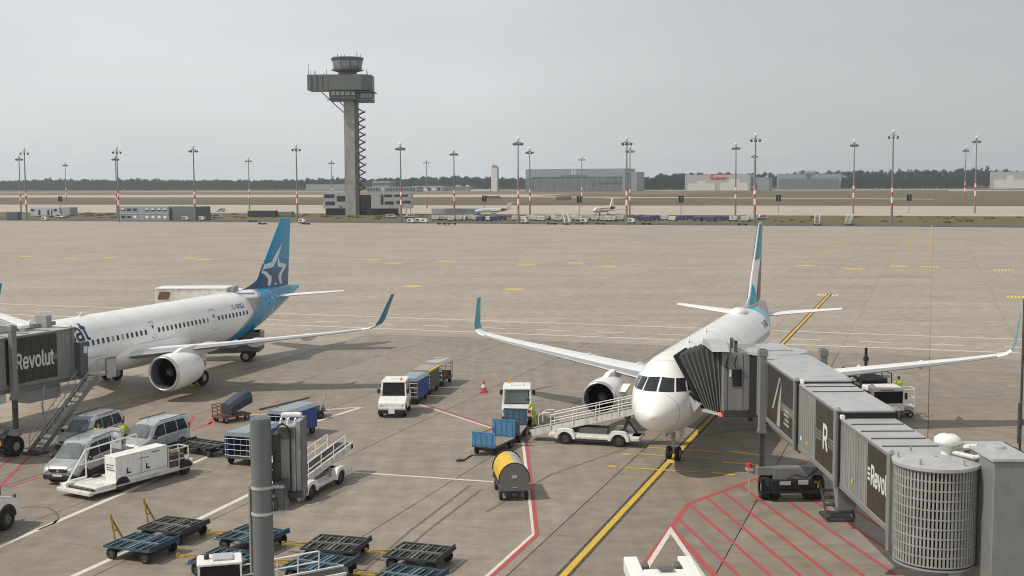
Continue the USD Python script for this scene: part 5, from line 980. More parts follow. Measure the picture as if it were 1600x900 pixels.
def curtain_cart(label, loc, rz, col, roof, L=3.0, W=1.45, group=None, open_end=True, curtain=True):
    T = thing('luggage_cart', label, 'luggage cart', loc, rz, group); z0, z1 = .45, 1.75
    B().bx(-L / 2, L / 2, -W / 2, W / 2, .38, z0, .01).put('bed', DSTEEL, T)
    for k in range(5): y = -W / 2 + W * (k + .5) / 5; B().bx(-L / 2 + .03, L / 2 - .03, y - W / 10 + .008, y + W / 10 - .008, z0, z0 + .03).put('bed_plank', DGR, T)
    B().prism([(-W / 2 - .03, z1 - .12), (-W / 2 + .2, z1 + .06), (W / 2 - .2, z1 + .06), (W / 2 + .03, z1 - .12), (W / 2 - .02, z1 - .16), (-W / 2 + .02, z1 - .16)], -L / 2 - .05, L / 2 + .05, 'yz').put('roof', roof, T)
    for sx in (-1, 1):
        for sy in (-1, 1): B().bx(sx * (L / 2 - .03) - .025, sx * (L / 2 - .03) + .025, sy * (W / 2 - .03) - .025, sy * (W / 2 - .03) + .025, z0, z1 - .1).put('corner_post', STEEL, T)
        b = B()
        for k in range(4): b.cyl((sx * L / 2, -W / 2, z0 + .1 + k * .3), (sx * L / 2, W / 2, z0 + .1 + k * .3), .017, n=6)
        for k in range(4): y = -W / 2 + W * (k + .5) / 4; b.cyl((sx * L / 2, y, z0), (sx * L / 2, y, z1 - .05), .014, n=6)
        b.put('end_grid', STEEL, T)
    if curtain:
        for s_ in (-1, 1):
            P = [(x, s_ * (W / 2 + .02 + .018 * math.sin(x * 11)), z) for z in (z0 - .02, z1 - .15) for x in np.linspace(-L / 2 + .02, L / 2 - .02, 33)]
            B().add(P, [(k, k + 1, k + 34, k + 33) for k in range(32)]).put('curtain', col, T, True)
    for x in (-L / 2 + .4, L / 2 - .4):
        for s_ in (-1, 1): wheel(T, x, s_ * (W / 2 - .12), .25, .14, DSTEEL)
    bar(T, L / 2, .9, False, DSTEEL); return T
CURT = mat('blue_curtain_cloth', (.035, .075, .26), .7, var=.15, scale=3, bump=.1); ROOFB = mat('pale_blue_grey_roof', (.25, .31, .36), .45, dirt=.3)
crz = math.radians(70)
curtain_cart('blue curtained luggage cart with open grid end left of the near post', (*at(397, 718)[:2], 0), crz, CURT, ROOFB, 3.2, 1.55, 'blue curtained luggage carts')
curtain_cart('blue curtained luggage cart half hidden behind the display box', (*at(458, 682)[:2], 0), math.radians(68), CURT, ROOFB, 3.0, 1.5, 'blue curtained luggage carts')
curtain_cart('blue curtained luggage cart hitched right behind the white tractor', (-6.85, 82.0, 0), -PI / 2 - .2, CURT, ROOFB, 2.8, 1.5, 'blue curtained luggage carts')
OLIVE = mat('olive_grey_cloth', (.11, .115, .095), .7, var=.15, bump=.1)
def tag_bag(C, k):                            # a suitcase lying on a cart bed
    o = np.array([-5.55, 89.0]); a = -PI / 2 - .25; x, y, z = -1.0 + .55 * (k % 4), (-.35, .35)[k // 4] , .48
    p = o + np.array([math.cos(a) * x - math.sin(a) * y, math.sin(a) * x + math.cos(a) * y])
    t = thing('suitcase', ['dark grey', 'navy blue', 'rusty brown'][k % 3] + [' suitcase, front', ' suitcase, middle', ' suitcase, last'][k // 3] + ' on the grey open cart behind the tractor', 'suitcase', (p[0], p[1], z), a + .2 * k, 'suitcases on the grey open cart'); h = .32 + .08 * (k % 3)
    B().box((0, 0, h / 2), (.48, .62, h), 0, .06).put('shell', [DGREY, NAVYB, RUST][k % 3], t); B().tube([(-.1, -.31, h / 2), (-.1, -.37, h / 2), (.1, -.37, h / 2), (.1, -.31, h / 2)], .015).put('handle', BLACK, t)
NAVYB = mat('navy_suitcase_cloth', (.03, .04, .08), .7)
def hump_cart(label, loc, rz, shell, top, endc, L=2.7, W=1.5, half=False):
    T = thing('hooped_cart', label, 'luggage cart', loc, rz, 'luggage carts with round hoods'); a0 = np.linspace(-.15, PI + .15, 15); c = .95; R = W / 2
    B().bx(-L / 2, L / 2, -W / 2 + .05, W / 2 - .05, .40, .52, .02).put('bed', mat('cart_bed_navy', (.05, .055, .10), .6), T)
    P = lambda a, r=R: (r * math.cos(a), c + .06 + (r + .08) * math.sin(a))
    n = 5
    for k in range(n):
        x0, x1 = -L / 2 + .06 + (L - .12) * k / n, -L / 2 + .06 + (L - .12) * (k + 1) / n; i0 = 4
        for seg, m in ((a0[:8], shell), (a0[7:11], top), (a0[10:], shell)):
            if half and seg is not a0 and seg[0] < PI / 2 - .6: continue
            ring = lambda x, o: np.array([(x, P(q, R + o)[0], P(q, R + o)[1]) for q in seg] + [(x, P(q, R + o - .03)[0], P(q, R + o - .03)[1]) for q in seg[::-1]])
            B().loft([ring(x0 + .01, 0), ring((x0 + x1) / 2, .018), ring(x1 - .01, 0)]).put('hood_panel', m, T)
    for x in (-L / 2 - .03, L / 2 + .03):
        g = Polygon([(-R - .02, .5)] + [P(q) for q in a0[::-1]] + [(R + .02, .5)]); B().prism(g, x - .025, x + .025, 'yz').put('end_panel', endc, T)
        B().tube([(x, *P(q, R + .02)) for q in a0], .03).put('hoop', BLACK, T)
    B().bx(-L / 2 - .07, -L / 2 - .05, -.12, .12, 1.1, 1.25).bx(-L / 2 - .08, -L / 2 - .06, -.12, .1, .65, .68).put('latch', LGREY, T)
    for x in (-L / 2 + .3, L / 2 - .4):
        for s_ in (-1, 1): wheel(T, x, s_ * (W / 2 - .1), .25, .13, DSTEEL)
    B().bx(-L / 2 - .1, L / 2, -.1, .1, .25, .38).put('chassis', DSTEEL, T); bar(T, L / 2, .9, False, DSTEEL); return T
YH = mat('yellow_hood_plastic', (.66, .43, .02), .45, var=.08, scale=2, dirt=.3); GH = mat('grey_hood_plastic', (.40, .39, .37), .5, dirt=.2); GE = mat('hood_end_grey', (.15, .15, .145), .6, var=.12, dirt=.3)
hump_cart('yellow hooded luggage cart alone on the apron by the red line', (-.10, 57.05, 0), math.radians(97), YH, GH, GE, 2.7, 1.42)
T = curtain_cart('olive curtained cart with yellow roof edge in the train behind the tractor', (-6.25, 85.5, 0), -PI / 2 - .2, OLIVE, mat('grey_cart_roof', (.33, .32, .29), .5, dirt=.4), 2.7, 1.45); B().bx(-1.3, 1.3, .60, .80, 1.70, 1.79).put('yellow_roof_edge', YELLOW, T)
T = curtain_cart('grey open cart piled with bags at the end of the tractor train', (-5.55, 89.0, 0), -PI / 2 - .25, mat('grey_cart_cloth', (.22, .22, .20), .6, bump=.1), GH, 2.7, 1.5, None, True, False)
for k in range(7): tag_bag(T, k)

def low_cart(label, loc, rz, L=2.7, W=1.4):
    T = thing('open_cart', label, 'luggage cart', loc, rz, 'low blue open luggage carts')
    B().bx(-L / 2, L / 2, -W / 2, W / 2, .44, .52).put('bed', DSTEEL, T)
    for k in range(5): y = -W / 2 + W * (k + .5) / 5; B().bx(-L / 2 + .04, L / 2 - .04, y - W / 10 + .012, y + W / 10 - .012, .52, .55).put('bed_plank', mat('worn_bed_plank', (.27, .235, .19), .8, var=.25, dirt=.3, scale=4), T)
    for sx, hh in ((-1, .72), (1, .95)):
        x = sx * (L / 2 - .02); e = B().bx(x - .025, x + .025, -W / 2, W / 2, .5, .55 + hh, .01).put('end_board', BLUE, T)
        for k in range(4): y = -W / 2 + W * (k + .5) / 4; B().bx(x - .05, x + .05, y - .02, y + .02, .52, .5 + hh).put('board_rib', BLUE, e)
        B().bx(x - .04, x + .04, -W / 2 - .02, W / 2 + .02, .53 + hh, .59 + hh).bx(x - .045, x + .045, -W / 2, W / 2, .62, .66).put('board_rail', BLUE, e)
    b = B()
    for k in range(12): x = -L / 2 + .1 + k * (L - .2) / 11; b.cyl((x, W / 2 - .03, .55), (x, W / 2 - .03, 1.0), .012, n=5)
    b.cyl((-L / 2, W / 2 - .03, 1.0), (L / 2, W / 2 - .03, 1.0), .02, n=6).put('side_rail', RUST, T)
    for x in (-L / 2 + .4, L / 2 - .4):
        B().bx(x - .05, x + .05, -W / 2 + .1, W / 2 - .1, .2, .4).put('axle', DSTEEL, T)
        for s_ in (-1, 1): wheel(T, x, s_ * (W / 2 - .1), .24, .13, DSTEEL)
    bar(T, L / 2, .8, False, DSTEEL); return T
low_cart('low blue cart with empty plank bed at the tail of its train', (-1.05, 66.4, 0), math.radians(66)); BLUE = mat('cart_dull_blue_paint', (.055, .115, .175), .55, var=.2, dirt=.4, scale=3)
low_cart('low blue cart second from the tail of its train', (-.05, 69.6, 0), math.radians(80)); low_cart('low blue cart hitched to the rear of the second white tractor', (.25, 72.7, 0), math.radians(86), 2.5)

def belt_loader(label, loc, rz, z_lo, z_hi, cab, rails, L=7.6, ext=True):
    T = thing('belt_loader', label, 'belt loader', loc, rz, 'white belt loaders'); wb = 1.55
    B().bx(-1.0, 1.0, -.85, .85, .36, .52, .03).bx(-2.6, 2.7, -.45, .45, .4, .6).bx(-2.5, -2.1, -.9, .9, .38, .62, .04).bx(2.2, 2.75, -.9, .9, .38, .60, .04).put('chassis', WHITE_D, T); B().bx(-1.0, 1.0, -.80, .80, .24, .36).put('step', DSTEEL, T)
    for x in (-wb, wb):
        for s_ in (-1, 1):
            t = np.linspace(0, PI, 9); o = Polygon([(x + .60 * math.cos(a), .34 + .56 * min(1, 1.3 * math.sin(a))) for a in t]); i_ = Polygon([(x + .45 * math.cos(a), .30 + .44 * math.sin(a)) for a in t] + [(x - .45, .2), (x + .45, .2)])
            B().prism(o.difference(i_), s_ * .62, s_ * .92).put('mudguard', WHITE, T); wheel(T, x, s_ * .76, .37, .22, DSTEEL)
    zl = lambda x: z_lo + (z_hi - z_lo) * (x + L / 2) / L; a = math.atan2(z_hi - z_lo, L)
    for s_ in (-1, 1): B().beam((-L / 2, s_ * .42, zl(-L / 2)), (L / 2, s_ * .42, zl(L / 2)), .08, .36).put('boom_side', WHITE_D, T)
    nb = 8
    for k in range(nb): xa, xb = -L / 2 + L * k / nb, -L / 2 + L * (k + 1) / nb - .02; B().beam((xa, 0, zl(xa) + .10), (xb, 0, zl(xb) + .10), .74, .05).put('belt', mat('black_conveyor_belt', (.02, .02, .02), .7, bump=.3, scale=4), T)
    for xe in (-L / 2, L / 2): B().cyl((xe, -.42, zl(xe) + .02), (xe, .42, zl(xe) + .02), .12, n=12).put('end_roller', DSTEEL, T); B().beam((xe - .05, -.5, zl(xe) - .02), (xe - .05, .5, zl(xe) - .02), .14, .2).put('end_buffer', BLACK, T)
    for x in (-1.2, 1.6): B().beam((x, 0, .55), (x + .5, 0, zl(x + .5) - .1), .16).beam((x + .9, .25, .55), (x, .25, zl(x) - .1), .1).put('lift_arm', DSTEEL, T)
    B().bx(-.8, .8, -.4, .4, .6, min(.95, zl(0) - .2)).put('engine_box', DGREY, T)
    for s_ in rails:
        h = .82; x0, x1 = -L / 2 + 1.2, L / 2 - .9
        for hh in (h, h * .55): B().tube([(x0, s_ * .5, zl(x0) + hh), (x1, s_ * .5, zl(x1) + hh)], .027).put('handrail', WHITE, T)
        for x in np.linspace(x0, x1, 5): B().tube([(x, s_ * .5, zl(x)), (x + .04, s_ * .5, zl(x) + h)], .025).put('rail_post', WHITE, T)
        B().tube([(x0 - .7, s_ * .5, zl(x0) + .2), (x0 - .7, s_ * .5, zl(x0) + .75), (x0 - .45, s_ * .5, zl(x0) + .92), (x0, s_ * .5, zl(x0) + .95)], .027).put('end_loop', WHITE, T)
    if cab:
        x0 = -2.5; yc = .72
        B().bx(x0, x0 + 1.5, yc - .5, yc + .5, .5, 1.0, .04).put('cab_base', WHITE, T); B().bx(x0 - .03, x0 + 1.5, yc - .53, yc + .53, 1.86, 1.98, .04).put('cab_roof', WHITE, T)
        for dx in (.03, 1.44):
            for dy in (-.47, .47): B().beam((x0 + dx, yc + dy, 1.0), (x0 + dx, yc + dy, 1.88), .07).put('cab_pillar', WHITE, T)
        for q in ([(x0, yc - .42), (x0, yc + .42)], [(x0 + 1.47, yc - .42), (x0 + 1.47, yc + .42)], [(x0 + .1, yc + .49), (x0 + 1.4, yc + .49)], [(x0 + .1, yc - .49), (x0 + 1.4, yc - .49)]):
            (xa, ya), (xb, yb) = q; B().add([(xa, ya, 1.02), (xb, yb, 1.02), (xb, yb, 1.84), (xa, ya, 1.84)], [(0, 1, 2, 3)]).put('cab_window', CARGL, T)
        B().bx(x0 + .5, x0 + 1.2, yc - .35, yc + .35, 1.98, 2.06, .02).put('roof_hatch', LGREY, T); B().lathe([(.09, 1.98), (.09, 2.12), (.02, 2.16)], (x0 + .3, yc, 0), n=10).put('beacon', BLACK, T)
        B().bx(x0 + .3, x0 + .9, yc - .3, yc + .3, 1.0, 1.3).put('seat', BLACK, T)
    for s_ in (-1, 1): B().bx(2.74, 2.78, s_ * .7 - .1, s_ * .7 + .1, .44, .54).put('tail_lamp', REDLENS, T); B().bx(-2.53, -2.49, s_ * .7 - .1, s_ * .7 + .1, .46, .56).put('headlight', AMBER, T)
    return T
brz = face(at(467, 783), at(526, 752)); belt_loader('white belt loader parked behind the near display post', (-9.85, 57.9, 0), brz, .55, 1.45, True, (1, -1), 7.4)
belt_loader('white railed belt loader reaching up to the right airliner hold', (4.7, 68.4, 0), math.radians(-16), .45, 2.35, False, (1, -1), 7.4)
belt_loader('white belt loader with boxy cab, cut off at the bottom edge', (-8.3, 40.7, 0), math.radians(14), .75, 1.3, True, (1,), 5.0)

# long white loader with low front platform
lz = face(at(296, 738), at(187, 768)); T = thing('cargo_loader', 'long white loader with low roller platform in front and railing', 'cargo loader', (-19.45, 58.95, 0), lz)
B().bx(-3.9, 2.3, -1.0, 1.0, .30, .52, .02).put('chassis', WHITE_D, T); B().prism([(1.15, .5), (1.15, 1.75), (-2.1, 1.75), (-2.1, .5)], .25, 1.02).put('body', WHITE, T)
B().bx(-2.1, 1.15, .22, 1.04, 1.75, 1.79, .015).put('body_lid', WHITE, T)
for x in (-.45,): B().bx(x - .008, x + .008, 1.02, 1.026, .75, 1.7).put('door_seam', DGREY, T)
B().bx(-2.1, 1.15, 1.02, 1.026, .70, .72).put('door_seam', DGREY, T)
for x in (.45, -.75): B().bx(x - .03, x + .03, 1.02, 1.05, .85, 1.12).bx(x - .20, x + .03, 1.02, 1.05, .85, .92).put('handle', BLACK, T)
B().bx(1.15, 1.17, .35, .9, 1.35, 1.38).put('notice', DGREY, T)
for q in ((1.15, 1.17, .35, .8, 1.22, 1.25), (1.15, 1.17, .4, .95, 1.1, 1.14), (-1.6, -1.1, 1.02, 1.03, 1.58, 1.63), (-.9, -.3, 1.02, 1.03, 1.42, 1.45)): B().bx(*q).put('notice', DGREY, T)
B().bx(1.2, 2.75, -1.15, 1.1, .26, .36, .02).bx(2.6, 2.85, -1.2, 1.15, .24, .42, .02).put('front_platform', WHITE_D, T); B().bx(1.2, 2.7, -1.16, -1.0, .36, .62, .02).bx(2.2, 2.7, -1.16, -.7, .36, .62, .02).put('platform_edge', WHITE, T)
for k in range(5): x = 1.35 + k * .25; B().cyl((x, -.95, .42), (x, .95, .42), .06, n=8).put('roller', RUST if k % 2 else STEEL, T)
B().bx(2.42, 2.55, -.9, .95, .36, .5, .02).put('platform_stop', DSTEEL, T)
B().tube([(2.35, -1.0, .6), (1.25, -1.0, 1.95), (-1.2, -1.0, 2.1), (-1.9, -1.0, 2.15), (-2.1, -1.0, 1.6)], .04, 8).tube([(1.25, -1.0, 1.95), (1.25, -1.0, .6)], .035).tube([(-.3, -1.0, 2.05), (-.3, -1.0, .6)], .035).tube([(1.8, -1.0, 1.25), (-2.0, -1.0, 1.45)], .03).put('handrail', WHITE, T)
B().bx(-1.15, -1.1, -1.9, -1.2, 1.5, 2.5).bx(-1.2, -1.0, -1.95, -1.15, 2.45, 2.55).put('mirror_frame', LGREY, T); B().lathe([(.02, -1.04), (.26, -1.06), (.28, -1.1)], (0, -1.55, 2.12), 'x', 18).put('convex_mirror', ALU, T, True)
for (x0, x1) in ((-2.2, -3.5),):
    b = B()
    for x in (-2.2, -2.9, -3.55):
        for y in (.25, 1.0): b.beam((x, y, .5), (x, y, 1.45), .05)
    for z in (.9, 1.45):
        for y in (.25, 1.0): b.beam((-2.2, y, z), (-3.55, y, z), .05)
        b.beam((-3.55, .25, z), (-3.55, 1.0, z), .05)
    b.put('engine_cage', WHITE_D, T)
B().bx(-3.4, -2.4, .35, .9, .55, 1.1, .03).bx(-3.0, -2.5, .5, 1.0, 1.1, 1.3).put('engine', mat('dirty_engine', (.12, .09, .07), .7, var=.4, scale=6), T); B().bx(-3.9, -3.5, .2, 1.0, .5, .75, .05).put('rear_cowl', WHITE, T)
B().bx(-3.3, -2.2, -1.0, .1, .5, 1.4, .03).put('pump_unit', DGREY, T)
for x in (.75, -3.35):
    for s_ in (-1, 1): wheel(T, x, s_ * .86, .33, .26, DSTEEL); t = np.linspace(0, PI, 9); s_ > 0 and B().prism(Polygon([(x + .42 * math.cos(a), .4 + .36 * math.sin(a)) for a in t]), .75, 1.03).put('wheel_arch', BLACK, T)

# catering truck beyond the left airliner
T = thing('catering_truck', 'cream high-lift truck with brown marks behind the left airliner fuselage', 'truck', (-27.0, 101.6, 0), 0.02); CREAM = mat('cream_box_panel', (.66, .62, .54), .5, dirt=.25)
B().bx(-2.75, 3.2, -1.2, 1.2, 3.0, 6.2, .05).put('raised_box', CREAM, T); B().bx(-2.8, 3.25, -1.25, 1.25, 6.2, 6.28).put('box_roof', WHITE, T)
for k in (4.65, 5.65): B().prism(Polygon([(-2.45, k - .22), (-1.75, k - .22), (-1.6, k + .22), (-2.3, k + .22)]).buffer(.1), -1.24, -1.2).put('brown_mark', RUST, T)
B().bx(3.3, 5.6, -1.1, 1.1, 4.3, 5.4).bx(3.3, 5.5, -1.1, -1.0, 5.7, 5.85).bx(3.5, 3.7, -1.1, 1.1, 4.5, 6.3).put('platform', GREY, T)
b = B()
for s_ in (-1, 1): b.beam((-2.2, s_ * .6, 1.2), (2.6, s_ * .6, 3.3), .16).beam((2.6, s_ * .7, 1.2), (-2.2, s_ * .7, 3.3), .16)
b.put('scissor_lift', DSTEEL, T); B().bx(-2.8, 5.2, -.5, .5, .7, 1.15).put('chassis', DGREY, T); B().bx(3.9, 5.8, -1.1, 1.1, .8, 2.5, .12).put('cab', DGREY, T); B().bx(5.3, 5.84, -.95, .95, 1.7, 2.5).put('windscreen', CARGL, T)
for x in (-1.8, 4.6):
    for s_ in (-1, 1): wheel(T, x, s_ * .95, .48, .3, GREY)
# dark tug under the blue tail
T = thing('tow_tug', 'small dark tug with pale looped hose under the left airliner tail', 'tug', (*at(345, 550)[:2], 0), .3)
B().bx(-1.5, 1.5, -.85, .85, .35, .95, .08).bx(-.3, .8, -.7, .7, .95, 1.5, .06).put('body', DGREY, T); B().tube([(-1.4, -.9, 1.3), (-.9, -.95, .8), (.2, -1.0, .6), (1.2, -.95, .7), (1.5, -.9, 1.2)], .09).put('hose', WHITE_D, T)
for x in (-1, 1):
    for s_ in (-1, 1): wheel(T, x, s_ * .8, .36, .22)
# hydrant truck beyond the right bridge
T = thing('hydrant_dispenser', 'white fuelling truck with black hose deck beyond the right bridge', 'fuel truck', (22.95, 75.9, 0), math.radians(-84))
B().bx(-2.9, 2.3, -1.0, 1.0, .45, .75, .03).put('chassis', DGREY, T); B().bx(.5, 2.2, -1.05, 1.05, .6, 2.15, .06).put('cab', WHITE, T); B().bx(2.16, 2.24, -.92, .92, 1.2, 1.95, .02).put('windscreen', CARGL, T); B().bx(2.2, 2.23, -.5, .35, 2.0, 2.06).put('red_lettering', RED, T)
for s_ in (-1, 1): B().bx(.85, 1.9, s_ * 1.03, s_ * 1.07, 1.25, 1.9).put('side_window', CARGL, T); B().bx(1.95, 2.05, s_ * 1.15, s_ * 1.3, 1.4, 1.8).put('wing_mirror', BLACK, T)
B().bx(-2.8, .3, -1.05, 1.05, 2.0, 2.1).put('lift_deck', DGREY, T)
for k in range(5): B().cyl((-2.6 + k * .6, -.9, 2.25), (-2.6 + k * .6, .9, 2.25), .16, n=10).put('hose_roll', BLACK, T)
b = B()
for x in (-2.8, -1.2, .3):
    for y in (-1, 1): b.beam((x, y, 2.1), (x, y, 2.75), .05)
for y in (-1, 1): b.beam((-2.8, y, 2.75), (.3, y, 2.75), .05)
b.put('deck_rail', BLACK, T); B().beam((-1.4, 0, 2.1), (-1.4, 0, 4.2), .14).bx(-1.55, -1.25, -.12, .12, 3.3, 3.6).put('fuel_boom', BLACK, T); B().bx(-2.6, .2, -.9, .9, .75, 1.9).put('pump_cabinet', BLACK, T)
for x in (1.5, -2.0):
    for s_ in (-1, 1): wheel(T, x, s_ * .9, .42, .26)
T = thing('railed_platform', 'small white railed working platform beside the fuelling truck', 'platform', (24.55, 75.9, 0), -.1)
B().bx(-.75, .85, -.6, .6, .62, .74, .02).bx(-.7, .8, -.55, .55, .3, .6).put('deck', WHITE_D, T); B().bx(.1, .6, -.62, -.6, .4, .5).put('notice', DSTEEL, T)
for z in (1.25, 1.8): B().tube([(-.75, -.58, z), (.82, -.58, z), (.82, .58, z), (-.75, .58, z)], .025).put('handrail', WHITE, T)
for x, y in ((-.75, -.58), (.82, -.58), (.82, .58), (-.75, .58)): B().cyl((x, y, .7), (x, y, 1.8), .025, n=6).put('rail_post', WHITE, T)
for x in (-.5, .6):
    for s_ in (-1, 1): wheel(T, x, s_ * .5, .2, .12)
# left edge vehicle, bottom tug
T = thing('pushback_tug', 'white low tug with big dark wheel, cut off by the left edge', 'tug', (-23.3, 50.5, 0), math.radians(78))
B().prism([(2.1, .45), (2.15, 1.0), (1.6, 1.35), (-.5, 1.75), (-2.4, 1.8), (-2.4, .45)], -1.15, 1.15).put('body', WHITE, T); B().bx(-2.2, 1.2, -.9, .9, 1.5, 1.9, .05).put('engine_deck', DGREY, T); B().bx(2.1, 2.3, -.9, .9, .5, .65).beam((2.1, -.5, .55), (2.6, -.5, .5), .1).put('hitch', DSTEEL, T)
B().bx(1.75, 1.95, -1.1, -.95, 1.2, 1.4, .03).put('rear_lamp', DGREY, T)
for s_ in (-1, 1):
    for x in (1.15, -1.5): t = np.linspace(0, PI, 11); B().prism(Polygon([(x + .66 * math.cos(a), .5 + .62 * math.sin(a)) for a in t]), s_ * .95, s_ * 1.17).put('wheel_arch', BLACK, T); wheel(T, x, s_ * 1.02, .52, .36, mat('dull_green_rim', (.10, .13, .11), .6))
T = thing('towbarless_tug', 'white low tug with two long arms pointing to the airliner, bottom edge', 'tug', (5.42, 40.5, 0), math.radians(91.5)); WB = mat('bright_white_paint', (.82, .82, .79), .35, var=.03, dirt=.1)
for s_ in (-1, 1): B().bx(-2.5, 3.25 if s_ > 0 else 3.25, s_ * 1.0 - .26, s_ * 1.0 + .26, .55, 1.1, .04).put('arm', WB, T); B().bx(2.0, 2.5, s_ * .58 - .1, s_ * .58 + .1, .6, 1.15, .04).put('wheel_clamp', DGREY, T); wheel(T, 2.2, s_ * 1.0, .4, .35); wheel(T, -1.8, s_ * 1.0, .5, .4)
B().bx(-2.6, 1.75, -.74, .74, .5, 1.1, .04).put('body', WB, T); B().bx(1.76, 1.9, -.45, .6, .9, 1.05).put('yellow_bar', YELLOW, T); B().bx(1.3, 1.7, -.3, .25, 1.2, 1.22).put('walkway_grip', DGREY, T)
# odd things
T = thing('traffic_cone', 'orange red traffic cone standing alone on the apron', 'cone', (*at(756, 613)[:2], 0)); B().bx(-.3, .3, -.3, .3, 0, .05, .02).put('base', RED, T); B().lathe([(.24, .05), (.05, .85), (.03, .9), (.001, .9)], n=16).put('cone_body', mat('cone_orange_red', (.62, .07, .05), .5), T, True); B().lathe([(.172, .36), (.115, .58), (.112, .58), (.17, .36)], n=16).put('white_band', WHITE, T)
T = thing('tipped_cart', 'rusty small cart carrying a tilted dark blue hood', 'luggage cart', (*at(362, 657)[:2], 0), math.radians(48)); UsdGeom.Xformable(T).AddScaleOp().Set(Gf.Vec3f(.78, .78, .82))
B().bx(-1.4, 1.4, -.75, .75, .38, .5).put('bed', RUST, T)
for k in range(4): B().bx(-1.38 + k * .35, -1.1 + k * .35, -.7, .7, .5, .56).put('bed_plank', RUST, T)
b = B()
for x in (-1.35, -.5):
    for y in (-.7, 0, .7): b.beam((x, y, .5), (x, y, 1.35), .06)
for z in (.8, 1.1, 1.35): b.beam((-1.35, -.7, z), (-.5, -.7, z), .05).beam((-1.35, .7, z), (-.5, .7, z), .05).beam((-1.35, -.7, z), (-1.35, .7, z), .05)
b.put('stake_frame', RUST, T)
NAVY = mat('navy_hood', (.035, .045, .085), .6, bump=.1); hood = [(-.72, 0), (-.72, .55), (-.45, .88), (.45, .88), (.72, .55), (.72, 0)]
B().loft([np.array([(x0 + dz * h_ * .35, y, z0 + h_ * sc) for y, h_ in hood]) for x0, z0, sc, dz in ((-.55, .62, .85, 0), (.2, .85, 1.0, .1), (.95, 1.1, 1.05, .1), (1.55, 1.28, .95, .1))]).put('hood', NAVY, T, 30)
B().tube([(1.1, -.5, 2.0), (1.3, -.5, 2.25), (1.3, .5, 2.25), (1.1, .5, 2.0)], .03).put('hood_handle', DSTEEL, T)
for x in (-1.0, 1.0):
    for s_ in (-1, 1): wheel(T, x, s_ * .66, .26, .14)
# small clutter
T = thing('ground_hose', 'dark hose lying on the apron before the blue cart train', 'hose'); hp = [at(x, y, .03) for x, y in ((762, 711), (745, 711), (738, 711), (732, 714), (727, 718), (719, 720))]; B().tube(hp, .035, 6).put('hose', BLACK, T); B().box((hp[-1][0], hp[-1][1], .06), (.45, .2, .12), .3, .03).put('coupling', DSTEEL, T)
def chock(label, a, x, y, rz): c_, s_ = math.cos(a[2]), math.sin(a[2]); T = thing('wheel_chock', label, 'chock', (a[0] + c_ * x - s_ * y, a[1] + s_ * x + c_ * y, .008), a[2] + rz); B().prism([(-.11, 0), (.11, 0), (.03, .15), (-.03, .15)], -.2, .2).put('wedge', YELLOW, T); B().tube([(.1, .28, .04), (.25, .4, .03), (.45, .35, .03)], .015).put('rope', BLACK, T)
P2 = (6.9, 59.2, 1.2222); chock('yellow wheel chock in front of the right airliner nose wheels', P2, 4.45, 0, 0); chock('yellow wheel chock behind the right airliner nose wheels', P2, 5.7, 0, 0)
chock('yellow wheel chock at the left airliner wheels beside its engine', A1, 21.2, -3.8, 0)
# ---------------------------------------------------------------- parked equipment along the far apron edge
G_F = 'ground equipment parked in the long row at the far apron edge'
def proto(name, label, cat, px, py): return thing(name, label, cat, at(px, py), RZ, G_F)
PALE = mat('pale_tarp', (.50, .50, .48), .6, dirt=.3); INDIGO = mat('indigo_tarp', (.05, .06, .16), .6, dirt=.2)
def unit_load(label, px, py, m):
    T = proto('air_container', label, 'container', px, py)
    B().prism([(-1.5, .55), (1.0, .55), (1.6, 1.1), (1.6, 2.1), (-1.5, 2.1)], -.75, .75).put('shell', m, T); B().bx(-1.6, 1.6, -.8, .8, .32, .5).put('dolly_bed', DSTEEL, T)
    for x in (-1.1, 1.1):
        for s_ in (-1, 1): wheel(T, x, s_ * .65, .22, .14, DSTEEL)
    for s_ in (-1, 1): B().bx(-1.4, 1.2, s_ * .76 - .01, s_ * .76 + .01, 1.25, 1.32).bx(-.1, 0, s_ * .76 - .01, s_ * .76 + .01, .6, 2.05).put('frame_bar', DGREY, T)
    return T
def covered(label, px, py, m): T = curtain_cart(label, at(px, py), RZ, m, PALE if m is not INDIGO else INDIGO, 2.9, 1.5, G_F); return T
def flat(label, px, py): T = proto('container_dolly', label, 'dolly', px, py); dolly(T, DGR, DGR, 3.0, 1.6, 4); return T
def genset(label, px, py):
    T = proto('power_unit', label, 'power unit', px, py); B().bx(-1.3, 1.3, -.7, .7, .45, 1.75, .08).put('housing', WHITE_D, T); B().bx(-1.0, .2, -.72, -.69, .8, 1.5).put('louvre', DGREY, T); B().bx(.5, 1.1, -.5, .5, 1.75, 1.95).put('exhaust_box', DGREY, T); B().bx(1.3, 2.1, -.06, .06, .4, .5).put('tow_bar', DSTEEL, T)
    for x in (-.9, .9):
        for s_ in (-1, 1): wheel(T, x, s_ * .65, .28, .16)
    return T
